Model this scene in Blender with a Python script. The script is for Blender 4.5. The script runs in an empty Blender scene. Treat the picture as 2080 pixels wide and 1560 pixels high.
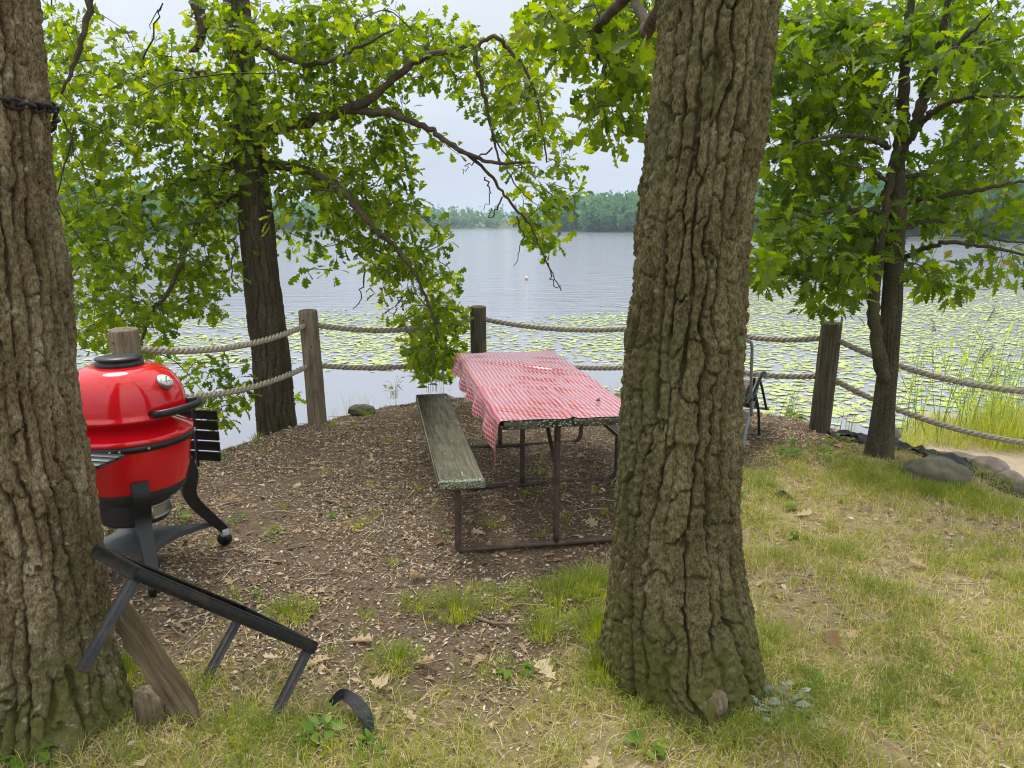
import bpy, math, random
import numpy as np
from mathutils import Matrix, Vector
R = math.radians
rng = np.random.default_rng(11)
random.seed(5)
sc = bpy.context.scene
COL = sc.collection

# ------------------------------------------------------------ camera, sky, sun, exposure
FPX, PIT, CH = 1540.0, math.atan(325 / 1540.0), 1.7
cam = bpy.data.objects.new('camera', bpy.data.cameras.new('camera'))
COL.objects.link(cam)
cam.location = (0, 0, CH)
cam.rotation_euler = (math.pi / 2 - PIT, 0, 0)
cam.data.sensor_width = 36.0
cam.data.lens = 36.0 * FPX / 2080.0
cam.data.clip_start = 0.05
cam.data.clip_end = 3000
sc.camera = cam

SUN_EL, SUN_AZ = 58.0, -35.0        # azimuth from +Y (lake side) towards -X
w = bpy.data.worlds.new('World'); sc.world = w; w.use_nodes = True
nt = w.node_tree; nt.nodes.clear()
def wn(t, **k):
    n = nt.nodes.new(t)
    for a, b in k.items(): setattr(n, a, b)
    return n
wl = nt.links.new
sky = wn('ShaderNodeTexSky', sky_type='NISHITA', sun_disc=False)
sky.sun_elevation = R(SUN_EL); sky.sun_rotation = R(SUN_AZ)
bsky = wn('ShaderNodeBackground'); bsky.inputs[1].default_value = 0.06; wl(sky.outputs[0], bsky.inputs[0])
gn = wn('ShaderNodeNewGeometry'); tc = wn('ShaderNodeVectorMath', operation='SCALE'); tc.inputs['Scale'].default_value = -1.0; wl(gn.outputs['Incoming'], tc.inputs[0])
sx = wn('ShaderNodeSeparateXYZ'); wl(tc.outputs[0], sx.inputs[0])
cr = wn('ShaderNodeValToRGB'); wl(sx.outputs['Z'], cr.inputs[0])
e = cr.color_ramp.elements
e[0].position = 0.0; e[0].color = (0.385, 0.425, 0.515, 1)
e[1].position = 0.28; e[1].color = (0.54, 0.575, 0.605, 1)
x = e.new(0.10); x.color = (0.43, 0.475, 0.55, 1)
x = e.new(1.0); x.color = (1.35, 1.39, 1.41, 1)
mp = wn('ShaderNodeMapping'); mp.inputs['Scale'].default_value = (2.2, 2.2, 7); wl(tc.outputs[0], mp.inputs[0])
nz = wn('ShaderNodeTexNoise'); nz.inputs['Scale'].default_value = 1.3; nz.inputs['Detail'].default_value = 5; wl(mp.outputs[0], nz.inputs[0])
mr = wn('ShaderNodeMapRange'); mr.inputs[1].default_value = 0.3; mr.inputs[2].default_value = 0.7
mr.inputs[3].default_value = 0.90; mr.inputs[4].default_value = 1.08; wl(nz.outputs[0], mr.inputs[0])
mx = wn('ShaderNodeVectorMath', operation='SCALE'); wl(cr.outputs[0], mx.inputs[0]); wl(mr.outputs[0], mx.inputs['Scale'])
bcl = wn('ShaderNodeBackground'); bcl.inputs[1].default_value = 1.0; wl(mx.outputs[0], bcl.inputs[0])     # overcast: zenith about 2.5 times the horizon
ms = wn('ShaderNodeMixShader'); ms.inputs[0].default_value = 0.92
wl(bsky.outputs[0], ms.inputs[1]); wl(bcl.outputs[0], ms.inputs[2])
wo = wn('ShaderNodeOutputWorld'); wl(ms.outputs[0], wo.inputs[0])

sun = bpy.data.objects.new('sun', bpy.data.lights.new('sun', 'SUN')); COL.objects.link(sun)
sun.data.energy = 1.5; sun.data.angle = R(16); sun.data.color = (1, 0.97, 0.9)
sun.rotation_euler = (R(90 - SUN_EL), 0, math.pi - R(SUN_AZ) * 1.0)
# direction check: lamp points from (sin az, cos az) side downwards
d_ = Vector((-math.sin(R(-SUN_AZ)) * -1, -math.cos(R(SUN_AZ)), -math.tan(R(SUN_EL))))
sun.rotation_euler = d_.normalized().to_track_quat('-Z', 'Y').to_euler()
vs = sc.view_settings
vs.view_transform = 'Standard'; vs.look = 'None'; vs.gamma = 1; vs.use_curve_mapping = False
vs.exposure = 0.75
cy = sc.cycles
cy.max_bounces = 7; cy.diffuse_bounces = 4; cy.glossy_bounces = 3; cy.transmission_bounces = 4
cy.volume_bounces = 1; cy.transparent_max_bounces = 6
cy.use_adaptive_sampling = True; cy.use_denoising = True; cy.filter_width = 1.1
cy.sample_clamp_indirect = 4.0; cy.denoising_prefilter = 'ACCURATE'; cy.denoising_input_passes = 'RGB_ALBEDO_NORMAL'

# ------------------------------------------------------------ helpers
cp, sp = math.cos(PIT), math.sin(PIT)
def ray(px, py):
    a = (px - 1040) / FPX; b = (780 - py) / FPX
    return np.array([a, cp + b * sp, -sp + b * cp])          # camera axes -> world (x right, y forward, z up)
def at(px, py, d):
    """point seen at pixel (px,py), at forward distance d (world y)"""
    r = ray(px, py); r = r * (d / r[1]); return np.array([r[0], d, CH + r[2]])
def gp(px, py, z=0.0):
    r = ray(px, py); k = (z - CH) / r[2]; return np.array([r[0] * k, r[1] * k, z])
def proj(P):
    x, y, z = P[:, 0], P[:, 1], P[:, 2] - CH
    d = y * cp - z * sp; u = z * cp + y * sp
    return 1040 + FPX * x / d, 780 - FPX * u / d, d

def _h(ix, iy, iz, s):
    h = (ix.astype(np.int64) * 374761393 + iy.astype(np.int64) * 668265263 + iz.astype(np.int64) * 2147483647 + s * 974711) & 0xFFFFFFFF
    h = ((h ^ (h >> 13)) * 1274126177) & 0xFFFFFFFF
    h = ((h ^ (h >> 16)) * 2246822519) & 0xFFFFFFFF
    return ((h ^ (h >> 15)) & 0xFFFFFF) / float(0xFFFFFF)
def vnoise(p, s=0):
    i = np.floor(p).astype(np.int64); f = p - i; f = f * f * f * (f * (f * 6 - 15) + 10)
    o = 0
    for a in (0, 1):
        wx = f[:, 0] if a else 1 - f[:, 0]
        for b in (0, 1):
            wy = f[:, 1] if b else 1 - f[:, 1]
            for c in (0, 1):
                wz = f[:, 2] if c else 1 - f[:, 2]
                o = o + wx * wy * wz * _h(i[:, 0] + a, i[:, 1] + b, i[:, 2] + c, s)
    return o * 2 - 1
def fbm(p, o=4, s=0):
    r = 0; a = 1.0; q = p.copy()
    for k in range(o):
        r = r + a * vnoise(q, s + k * 17); a *= 0.5; q = q * 2.03 + 3.1
    return r
def worley(p, s=0):
    i = np.floor(p).astype(np.int64); f1 = np.full(len(p), 9.0); f2 = f1.copy(); cid = np.zeros(len(p))
    for a in (-1, 0, 1):
        for b in (-1, 0, 1):
            for c in (-1, 0, 1):
                X, Y, Z = i[:, 0] + a, i[:, 1] + b, i[:, 2] + c
                q = np.stack([X + _h(X, Y, Z, s), Y + _h(X, Y, Z, s + 1), Z + _h(X, Y, Z, s + 2)], 1)
                d = np.sqrt(((q - p) ** 2).sum(1))
                n = d < f1
                f2 = np.where(n, f1, np.minimum(f2, d)); cid = np.where(n, _h(X, Y, Z, s + 3), cid); f1 = np.where(n, d, f1)
    return f1, f2, cid
def sst(a, b, x):
    t = np.clip((x - a) / (b - a), 0, 1); return t * t * (3 - 2 * t)
def n2(x, y, k, s=0, o=3):
    return fbm(np.stack([x * k, y * k, np.zeros_like(x) + 0.37], 1), o, s)

class Geo:
    def __init__(s): s.v = []; s.q = []; s.t = []; s.a = []; s.uv = []; s.n = 0
    def add(s, V, Q=None, T=None, tint=0.5):
        V = np.asarray(V, float).reshape(-1, 3)
        if Q is not None and len(Q): s.q.append(np.asarray(Q, int).reshape(-1, 4) + s.n)
        if T is not None and len(T): s.t.append(np.asarray(T, int).reshape(-1, 3) + s.n)
        s.v.append(V); s.a.append(np.broadcast_to(np.asarray(tint, float), (len(V),))); s.n += len(V); return s
    def arr(s):
        return (np.concatenate(s.v) if s.v else np.zeros((0, 3)), np.concatenate(s.q) if s.q else np.zeros((0, 4), int),
                np.concatenate(s.t) if s.t else np.zeros((0, 3), int), np.concatenate(s.a) if s.a else np.zeros(0))

ORG = {}
def mesh_np(name, V, Q, T, tint=None, smooth=True, vec=None):
    me = bpy.data.meshes.new(name)
    nq, ntr = len(Q), len(T)
    me.vertices.add(len(V)); me.vertices.foreach_set('co', np.ascontiguousarray(V, np.float32).ravel())
    loops = np.concatenate([Q.ravel(), T.ravel()]).astype(np.int32)
    me.loops.add(len(loops)); me.loops.foreach_set('vertex_index', loops)
    st = np.concatenate([np.arange(nq) * 4, nq * 4 + np.arange(ntr) * 3]).astype(np.int32)
    me.polygons.add(nq + ntr); me.polygons.foreach_set('loop_start', st)
    me.polygons.foreach_set('use_smooth', np.full(nq + ntr, smooth, bool))
    if tint is not None:
        at_ = me.attributes.new('tint', 'FLOAT', 'POINT'); at_.data.foreach_set('value', np.ascontiguousarray(tint, np.float32))
    if vec is not None:
        at_ = me.attributes.new('cuv', 'FLOAT_VECTOR', 'POINT'); at_.data.foreach_set('vector', np.ascontiguousarray(vec, np.float32).ravel())
    me.update(calc_edges=True); me.validate()
    return me
def root(name, loc, label=None, cat=None, group=None):
    o = bpy.data.objects.new(name, None); COL.objects.link(o); o.location = loc; o.empty_display_size = 0.1
    ORG[o] = np.array(loc, float); tag(o, label, cat, group); return o
def tag(o, label=None, cat=None, group=None, kind=None):
    if label: o['label'] = label
    if cat: o['category'] = cat
    if group: o['group'] = group
    if kind: o['kind'] = kind
    return o
def obj(name, g, mat, parent=None, smooth=True, loc=None, vec=None, kind=None, label=None):
    """g: Geo in WORLD coordinates; the object's origin is its thing's base"""
    V, Q, T, a = g.arr() if isinstance(g, Geo) else g
    org = ORG[parent] if parent is not None else (np.array(loc, float) if loc is not None else np.zeros(3))
    me = mesh_np(name, V - org, Q, T, a, smooth, vec)
    o = bpy.data.objects.new(name, me); COL.objects.link(o); me.materials.append(mat)
    if parent is not None: o.parent = parent
    elif loc is not None: o.location = loc
    ORG[o] = org
    if kind: o['kind'] = kind
    if label: o['label'] = label
    return o

def tube(path, rad, n=8, caps=True, closed=False):
    P = np.asarray(path, float); m = len(P); rad = np.broadcast_to(np.asarray(rad, float), (m,))
    if closed: t = np.roll(P, -1, 0) - np.roll(P, 1, 0)
    else: t = np.gradient(P, axis=0)
    t /= np.linalg.norm(t, axis=1)[:, None] + 1e-12
    u = np.cross(t[0], [0, 0, 1.0]);
    if np.linalg.norm(u) < 1e-3: u = np.cross(t[0], [1.0, 0, 0])
    u /= np.linalg.norm(u); U = [u]
    for k in range(1, m):
        u = U[-1] - t[k] * np.dot(U[-1], t[k]); u /= np.linalg.norm(u) + 1e-12; U.append(u)
    U = np.array(U); W = np.cross(t, U)
    a = np.arange(n) * 2 * np.pi / n
    V = P[:, None] + rad[:, None, None] * (np.cos(a)[None, :, None] * U[:, None] + np.sin(a)[None, :, None] * W[:, None])
    V = V.reshape(-1, 3); Q = []
    mm = m if closed else m - 1
    k = np.arange(mm)[:, None] * n; k2 = ((np.arange(mm) + 1) % m)[:, None] * n; j = np.arange(n)[None]; j2 = (j + 1) % n
    Q = np.stack([k + j, k + j2, k2 + j2, k2 + j], -1).reshape(-1, 4)
    T = np.zeros((0, 3), int)
    if caps and not closed:
        V = np.concatenate([V, P[:1], P[-1:]]); c0 = m * n; j = np.arange(n); j2 = (j + 1) % n
        T = np.concatenate([np.stack([np.full(n, c0), j2, j], 1), np.stack([np.full(n, c0 + 1), (m - 1) * n + j, (m - 1) * n + j2], 1)])
    return V, Q, T
def spline(pts, k=6):
    P = np.asarray(pts, float); n = len(P)
    if n < 3: return np.concatenate([P[0] + (P[1] - P[0]) * t for t in [np.linspace(0, 1, k + 1)[:, None]]])
    Q = np.concatenate([[2 * P[0] - P[1]], P, [2 * P[-1] - P[-2]]]); out = []
    for i in range(n - 1):
        a, b, c, d = Q[i:i + 4]
        for t in np.linspace(0, 1, k, endpoint=False):
            out.append(0.5 * ((2 * b) + (c - a) * t + (2 * a - 5 * b + 4 * c - d) * t * t + (3 * b - a - 3 * c + d) * t ** 3))
    out.append(P[-1]); return np.array(out)
def lathe(prof, c, n=64, tilt=None):
    prof = np.asarray(prof, float); m = len(prof); a = np.arange(n) * 2 * np.pi / n
    V = np.stack([prof[:, None, 0] * np.cos(a), prof[:, None, 0] * np.sin(a), np.broadcast_to(prof[:, None, 1], (m, n))], -1).reshape(-1, 3)
    k = np.arange(m - 1)[:, None] * n; j = np.arange(n)[None]; j2 = (j + 1) % n
    Q = np.stack([k + j, k + j2, k + n + j2, k + n + j], -1).reshape(-1, 4)
    return V + np.asarray(c, float), Q
def boxm(center, size, rot=None, bev=0.0):
    """bevelled box: returns V, Q"""
    s = np.asarray(size, float) / 2; b = min(bev, s.min() * 0.9)
    if b <= 0:
        V = np.array([[i, j, k] for i in (-1, 1) for j in (-1, 1) for k in (-1, 1)], float) * s
        Q = [[0, 1, 3, 2], [4, 6, 7, 5], [0, 4, 5, 1], [2, 3, 7, 6], [0, 2, 6, 4], [1, 5, 7, 3]]
        T = np.zeros((0, 3), int)
    else:
        V = []; idx = {}
        for i in (-1, 1):
            for j in (-1, 1):
                for k in (-1, 1):
                    for ax in range(3):
                        p = np.array([i, j, k]) * (s - b); p[ax] = (i, j, k)[ax] * s[ax]; idx[(i, j, k, ax)] = len(V); V.append(p)
        V = np.array(V); Q = []; T = []
        for ax in range(3):
            o1, o2 = [q for q in range(3) if q != ax]
            for sg in (-1, 1):
                f = []
                for a_, b_ in ((-1, -1), (1, -1), (1, 1), (-1, 1)):
                    c = [0, 0, 0]; c[ax] = sg; c[o1] = a_; c[o2] = b_; f.append(idx[(*c, ax)])
                Q.append(f if (sg > 0) == (ax != 1) else f[::-1])
            for a_ in (-1, 1):
                for b_ in (-1, 1):
                    c0 = [0, 0, 0]; c0[ax] = -1; c0[o1] = a_; c0[o2] = b_; c1 = list(c0); c1[ax] = 1
                    Q.append([idx[(*c0, o1)], idx[(*c1, o1)], idx[(*c1, o2)], idx[(*c0, o2)]])
        for i in (-1, 1):
            for j in (-1, 1):
                for k in (-1, 1): T.append([idx[(i, j, k, 0)], idx[(i, j, k, 1)], idx[(i, j, k, 2)]])
        Q = np.array(Q); T = np.array(T)
    if rot is not None: V = V @ np.asarray(rot).T
    return V + np.asarray(center, float), np.asarray(Q), np.asarray(T)
def Rz(a): c, s = math.cos(a), math.sin(a); return np.array([[c, -s, 0], [s, c, 0], [0, 0, 1.0]])
def frame3(x, zhint):
    x = np.asarray(x, float); x = x / np.linalg.norm(x); y = np.cross(zhint, x); y /= np.linalg.norm(y); return np.stack([x, y, np.cross(x, y)], 1)
def beam(g, a, b, wd, ht, up=(0, 0, 1), bev=0.003, tint=0.5):
    a = np.asarray(a, float); b = np.asarray(b, float); M = frame3(b - a, np.asarray(up, float))
    V, Q, T = boxm((a + b) / 2, (np.linalg.norm(b - a), wd, ht), M, bev); g.add(V, Q, T, tint)

# ------------------------------------------------------------ materials
def mat(name):
    m = bpy.data.materials.new(name); m.use_nodes = True; t = m.node_tree; t.nodes.clear()
    def N(ty, **k):
        n = t.nodes.new(ty)
        for a, b in k.items(): setattr(n, a, b)
        return n
    out = N('ShaderNodeOutputMaterial'); return m, N, t.links.new, out
def ramp(N, stops):
    r = N('ShaderNodeValToRGB'); el = r.color_ramp.elements
    while len(el) < len(stops): el.new(0.5)
    for q, (p, c) in zip(el, stops): q.position = p; q.color = (*c, 1)
    return r
def noise(N, L, vec, scale, detail=4, rough=0.55, msc=None):
    n = N('ShaderNodeTexNoise'); n.inputs['Scale'].default_value = scale; n.inputs['Detail'].default_value = detail; n.inputs['Roughness'].default_value = rough
    if msc:
        mm = N('ShaderNodeMapping'); mm.inputs['Scale'].default_value = msc; L(vec, mm.inputs[0]); vec = mm.outputs[0]
    L(vec, n.inputs['Vector']); return n
def mixc(N, L, fac, a, b, mode='MIX'):
    m = N('ShaderNodeMix', data_type='RGBA', blend_type=mode)
    if hasattr(fac, 'is_linked') or hasattr(fac, 'links'): L(fac, m.inputs[0])
    else: m.inputs[0].default_value = fac
    for s, v in ((6, a), (7, b)):
        if isinstance(v, tuple): m.inputs[s].default_value = (*v, 1)
        else: L(v, m.inputs[s])
    return m.outputs[2]
def bump(N, L, h, st=0.5, dist=0.01):
    b = N('ShaderNodeBump'); b.inputs['Strength'].default_value = st; b.inputs['Distance'].default_value = dist; L(h, b.inputs['Height']); return b.outputs[0]
def simple(name, col, rough=0.5, metal=0.0, var=0.25, scale=30, coat=0.0, bmp=0.0, spec=0.5):
    m, N, L, out = mat(name); b = N('ShaderNodeBsdfPrincipled'); tcn = N('ShaderNodeTexCoord')
    n = noise(N, L, tcn.outputs['Object'], scale, 5)
    r = ramp(N, [(0.3, tuple(c * (1 - var) for c in col)), (0.7, tuple(min(1, c * (1 + var)) for c in col))]); L(n.outputs[0], r.inputs[0])
    L(r.outputs[0], b.inputs['Base Color']); b.inputs['Roughness'].default_value = rough; b.inputs['Metallic'].default_value = metal
    b.inputs['Coat Weight'].default_value = coat; b.inputs['Specular IOR Level'].default_value = spec
    if bmp: L(bump(N, L, n.outputs[0], 0.6, bmp), b.inputs['Normal'])
    L(b.outputs[0], out.inputs[0]); return m
def tinted(name, stops, rough=0.7, trans=0.0, spec=0.3, gloss_bump=False):
    """colour picked by each piece's own 'tint' value"""
    m, N, L, out = mat(name); a = N('ShaderNodeAttribute', attribute_name='tint'); r = ramp(N, stops); L(a.outputs['Fac'], r.inputs[0])
    b = N('ShaderNodeBsdfPrincipled'); L(r.outputs[0], b.inputs['Base Color']); b.inputs['Roughness'].default_value = rough; b.inputs['Specular IOR Level'].default_value = spec
    if trans:
        tr = N('ShaderNodeBsdfTranslucent'); hs = N('ShaderNodeHueSaturation'); hs.inputs['Hue'].default_value = 0.483; hs.inputs['Saturation'].default_value = 1.1; hs.inputs['Value'].default_value = 2.5
        L(r.outputs[0], hs.inputs['Color']); L(hs.outputs[0], tr.inputs['Color'])
        x = N('ShaderNodeMixShader'); x.inputs[0].default_value = trans; L(b.outputs[0], x.inputs[1]); L(tr.outputs[0], x.inputs[2]); L(x.outputs[0], out.inputs[0])
    else: L(b.outputs[0], out.inputs[0])
    return m
def bark(name, c0, c1, c2, moss=0.5, lichen=0.5, mossz=0.5):
    m, N, L, out = mat(name); b = N('ShaderNodeBsdfPrincipled'); tcn = N('ShaderNodeTexCoord'); o = tcn.outputs['Object']
    n1 = noise(N, L, o, 9, 6, 0.6, (1, 1, 0.35)); r = ramp(N, [(0.28, c0), (0.5, c1), (0.72, c2)]); L(n1.outputs[0], r.inputs[0])
    fine = noise(N, L, o, 160, 4, 0.7, (1, 1, 0.5)); fr = N('ShaderNodeMapRange'); fr.inputs[1].default_value = 0.32; fr.inputs[2].default_value = 0.68; L(fine.outputs[0], fr.inputs[0]); c = mixc(N, L, 0.75, r.outputs[0], fr.outputs[0], 'OVERLAY')
    sk = noise(N, L, o, 210, 3, 0.6); sm_ = N('ShaderNodeMapRange'); sm_.inputs[1].default_value = 0.60; sm_.inputs[2].default_value = 0.68; sm_.inputs[4].default_value = 0.55; L(sk.outputs[0], sm_.inputs[0]); c = mixc(N, L, sm_.outputs[0], c, tuple(min(1, q * 2.2) for q in c1))
    nm = noise(N, L, o, 3.2, 5, 0.65, (1, 1, 0.5)); mr_ = N('ShaderNodeMapRange'); mr_.inputs[1].default_value = 0.50; mr_.inputs[2].default_value = 0.66; mr_.inputs[4].default_value = moss; L(nm.outputs[0], mr_.inputs[0])
    c = mixc(N, L, mr_.outputs[0], c, (0.085, 0.095, 0.035))
    # moss cushion growing on the root flare
    sx_ = N('ShaderNodeSeparateXYZ'); L(o, sx_.inputs[0]); nb = noise(N, L, o, 7, 5, 0.7)
    ma = N('ShaderNodeMath', operation='MULTIPLY_ADD'); L(nb.outputs[0], ma.inputs[0]); ma.inputs[1].default_value = -1.5; L(sx_.outputs[2], ma.inputs[2])
    m2 = N('ShaderNodeMapRange'); m2.inputs[1].default_value = mossz - 0.82; m2.inputs[2].default_value = mossz - 0.52; m2.inputs[3].default_value = 0.75; m2.inputs[4].default_value = 0; L(ma.outputs[0], m2.inputs[0])
    c = mixc(N, L, m2.outputs[0], c, (0.095, 0.10, 0.022))
    nl = noise(N, L, o, 26, 4, 0.6); ml = N('ShaderNodeMapRange'); ml.inputs[1].default_value = 0.62; ml.inputs[2].default_value = 0.70; ml.inputs[4].default_value = lichen; L(nl.outputs[0], ml.inputs[0])
    c = mixc(N, L, ml.outputs[0], c, (0.36, 0.37, 0.28))
    L(c, b.inputs['Base Color']); b.inputs['Roughness'].default_value = 0.9; b.inputs['Specular IOR Level'].default_value = 0.15
    L(bump(N, L, fine.outputs[0], 0.9, 0.006), b.inputs['Normal']); L(b.outputs[0], out.inputs[0]); return m
def woodgrain(name, c0, c1, c2, axis=2, lich=0.0, paint=0.0, rough=0.85):
    m, N, L, out = mat(name); b = N('ShaderNodeBsdfPrincipled'); tcn = N('ShaderNodeTexCoord'); o = tcn.outputs['Object']
    s = [1, 1, 1]; s[axis] = 0.06
    n1 = noise(N, L, o, 70, 5, 0.6, tuple(s)); r = ramp(N, [(0.3, c0), (0.5, c1), (0.7, c2)]); L(n1.outputs[0], r.inputs[0])
    n3 = noise(N, L, o, 5, 4, 0.6); c = mixc(N, L, 0.45, r.outputs[0], n3.outputs[0], 'OVERLAY')
    if paint:
        s2 = [1, 1, 1]; s2[axis] = 0.15; n2_ = noise(N, L, o, 40, 4, 0.6, tuple(s2)); p = N('ShaderNodeMapRange'); p.inputs[1].default_value = 0.66; p.inputs[2].default_value = 0.70; p.inputs[4].default_value = paint; L(n2_.outputs[0], p.inputs[0]); c = mixc(N, L, p.outputs[0], c, (0.5, 0.5, 0.45))
    if lich:
        n4 = noise(N, L, o, 22, 5, 0.65); p = N('ShaderNodeMapRange'); p.inputs[1].default_value = 0.60; p.inputs[2].default_value = 0.66; p.inputs[4].default_value = lich; L(n4.outputs[0], p.inputs[0]); c = mixc(N, L, p.outputs[0], c, (0.22, 0.30, 0.17))
    L(c, b.inputs['Base Color']); b.inputs['Roughness'].default_value = rough; b.inputs['Specular IOR Level'].default_value = 0.2
    L(bump(N, L, n1.outputs[0], 0.7, 0.004), b.inputs['Normal']); L(b.outputs[0], out.inputs[0]); return m

M_BARK_BIG = bark('bark_big_oak', (0.072, 0.058, 0.026), (0.125, 0.104, 0.050), (0.205, 0.175, 0.095), 0.7, 0.3, 0.16)
M_BARK_LEFT = bark('bark_left_oak', (0.075, 0.054, 0.028), (0.155, 0.118, 0.066), (0.32, 0.265, 0.17), 0.4, 0.75, 0.14)
M_BARK_MID = bark('bark_shore_oak', (0.05, 0.038, 0.025), (0.088, 0.070, 0.047), (0.14, 0.115, 0.08), 0.3, 0.2, -2)
M_BARK_SM = bark('bark_young_oak', (0.04, 0.034, 0.024), (0.07, 0.058, 0.038), (0.11, 0.095, 0.06), 0.5, 0.15, -2)
M_TWIG = simple('twig_bark', (0.05, 0.042, 0.032), 0.85, var=0.4, scale=20)
M_LEAF_A = tinted('white_oak_leaf', [(0, (0.045, 0.095, 0.010)), (0.5, (0.128, 0.192, 0.012)), (1, (0.26, 0.305, 0.02))], 0.5, 0.62)
M_LEAF_B = tinted('red_oak_leaf', [(0, (0.045, 0.095, 0.010)), (0.5, (0.10, 0.165, 0.011)), (0.93, (0.17, 0.23, 0.022)), (1, (0.24, 0.15, 0.04))], 0.42, 0.56)
M_GRASS = tinted('grass_blade', [(0, (0.13, 0.19, 0.02)), (0.35, (0.25, 0.30, 0.035)), (0.6, (0.42, 0.40, 0.10)), (0.8, (0.56, 0.47, 0.24)), (1, (0.68, 0.57, 0.37))], 0.65, 0.35)
M_LITTER = tinted('dead_leaf_bits', [(0, (0.06, 0.038, 0.024)), (0.3, (0.19, 0.13, 0.08)), (0.65, (0.42, 0.32, 0.21)), (1, (0.72, 0.62, 0.47))], 0.85, 0.0, 0.15)
M_STONE = tinted('pebble', [(0, (0.10, 0.085, 0.07)), (0.5, (0.24, 0.20, 0.16)), (1, (0.45, 0.40, 0.34))], 0.85)
M_DRY = tinted('dry_oak_leaf', [(0, (0.20, 0.12, 0.06)), (0.5, (0.40, 0.28, 0.16)), (1, (0.58, 0.47, 0.32))], 0.8, 0.2)
M_POST = woodgrain('weathered_post', (0.10, 0.08, 0.055), (0.20, 0.16, 0.11), (0.30, 0.25, 0.18), 2, 0.0)
M_POST_D = woodgrain('weathered_post_dark', (0.05, 0.042, 0.028), (0.10, 0.084, 0.058), (0.16, 0.135, 0.098), 2, 0.0)
M_ROPE = simple('rope_fibre', (0.36, 0.315, 0.24), 0.9, var=0.35, scale=60, bmp=0.003)
M_BENCH = woodgrain('bench_board', (0.085, 0.078, 0.05), (0.15, 0.14, 0.095), (0.22, 0.205, 0.15), 1, 0.6, 0.8)
M_TOPW = woodgrain('table_board', (0.04, 0.035, 0.026), (0.075, 0.066, 0.048), (0.12, 0.105, 0.08), 1, 0.7, 0)
M_PLANK = woodgrain('old_plank', (0.045, 0.034, 0.018), (0.085, 0.064, 0.034), (0.14, 0.108, 0.064), 0, 0.0)
M_PIPE = simple('rusty_brown_pipe', (0.085, 0.058, 0.045), 0.6, 0.2, 0.45, 18)
M_IRON = simple('black_painted_steel', (0.022, 0.024, 0.027), 0.5, 0.3, 0.4, 25)
def rusty(name, col):
    m, N, L, out = mat(name); b = N('ShaderNodeBsdfPrincipled'); tcn = N('ShaderNodeTexCoord'); o = tcn.outputs['Object']
    n1 = noise(N, L, o, 16, 6, 0.7); q = N('ShaderNodeMapRange'); q.inputs[1].default_value = 0.52; q.inputs[2].default_value = 0.66; q.inputs[4].default_value = 0.8; L(n1.outputs[0], q.inputs[0])
    n2_ = noise(N, L, o, 90, 4, 0.7); r = ramp(N, [(0.3, tuple(c * 0.6 for c in col)), (0.7, tuple(c * 1.5 for c in col))]); L(n2_.outputs[0], r.inputs[0])
    c = mixc(N, L, q.outputs[0], r.outputs[0], (0.075, 0.042, 0.026)); L(c, b.inputs['Base Color']); b.inputs['Roughness'].default_value = 0.6; b.inputs['Metallic'].default_value = 0.15
    L(bump(N, L, n2_.outputs[0], 0.5, 0.002), b.inputs['Normal']); L(b.outputs[0], out.inputs[0]); return m
M_IRON = rusty('black_rusting_steel', (0.02, 0.022, 0.025))
M_BLACK = simple('black_metal', (0.012, 0.013, 0.015), 0.38, 0.2, 0.3, 15)
M_GREYM = simple('grey_metal_shelf', (0.075, 0.08, 0.085), 0.5, 0.2, 0.15, 12)
M_CERAM = simple('charcoal_ceramic', (0.03, 0.031, 0.033), 0.55, 0, 0.2, 12)
M_STEEL = simple('brushed_steel', (0.45, 0.44, 0.40), 0.4, 0.9, 0.2, 20)
M_CASTER = simple('grey_caster', (0.42, 0.43, 0.42), 0.5, 0.1, 0.15, 20)
M_DIAL = simple('dial_white', (0.75, 0.75, 0.72), 0.4, 0, 0.05, 10)
M_INK = simple('dial_ink', (0.03, 0.03, 0.03), 0.5)
M_FABRIC = simple('brown_sling', (0.19, 0.125, 0.095), 0.8, var=0.12, scale=90)
M_TUBEG = simple('grey_green_tube', (0.17, 0.19, 0.185), 0.45, 0.3, 0.15, 10)
M_PLAST = simple('black_sheet', (0.014, 0.015, 0.017), 0.65, 0, 0.4, 14, bmp=0.01, spec=0.3)
M_ROCK = simple('boulder_stone', (0.115, 0.105, 0.07), 0.9, 0, 0.5, 9, bmp=0.02)
M_ROCKP = simple('pinkish_stone', (0.27, 0.215, 0.17), 0.9, 0, 0.3, 9, bmp=0.02)
M_CHAIN = simple('dark_chain', (0.035, 0.03, 0.03), 0.6, 0.5, 0.4, 40)
M_DEADW = woodgrain('dead_wood', (0.07, 0.052, 0.032), (0.15, 0.115, 0.072), (0.25, 0.20, 0.135), 2)
M_STICK = simple('stick_bark', (0.17, 0.125, 0.085), 0.85, 0, 0.45, 30)
M_WEED = tinted('broad_leaf', [(0, (0.06, 0.13, 0.02)), (0.5, (0.12, 0.22, 0.03)), (0.85, (0.24, 0.30, 0.05)), (0.95, (0.5, 0.12, 0.04)), (1, (0.55, 0.14, 0.05))], 0.5, 0.4)
M_SILV = tinted('silver_leaf', [(0, (0.17, 0.22, 0.15)), (1, (0.36, 0.40, 0.32))], 0.7, 0.2)
M_REED = tinted('reed_leaf', [(0, (0.09, 0.14, 0.03)), (0.5, (0.22, 0.31, 0.05)), (0.8, (0.34, 0.42, 0.07)), (1, (0.16, 0.09, 0.06))], 0.55, 0.4)
M_LILY = tinted('lily_pad', [(0, (0.20, 0.27, 0.10)), (0.5, (0.40, 0.47, 0.16)), (0.9, (0.55, 0.57, 0.22)), (1, (0.40, 0.27, 0.10))], 0.35, 0.0, 0.5)
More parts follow.
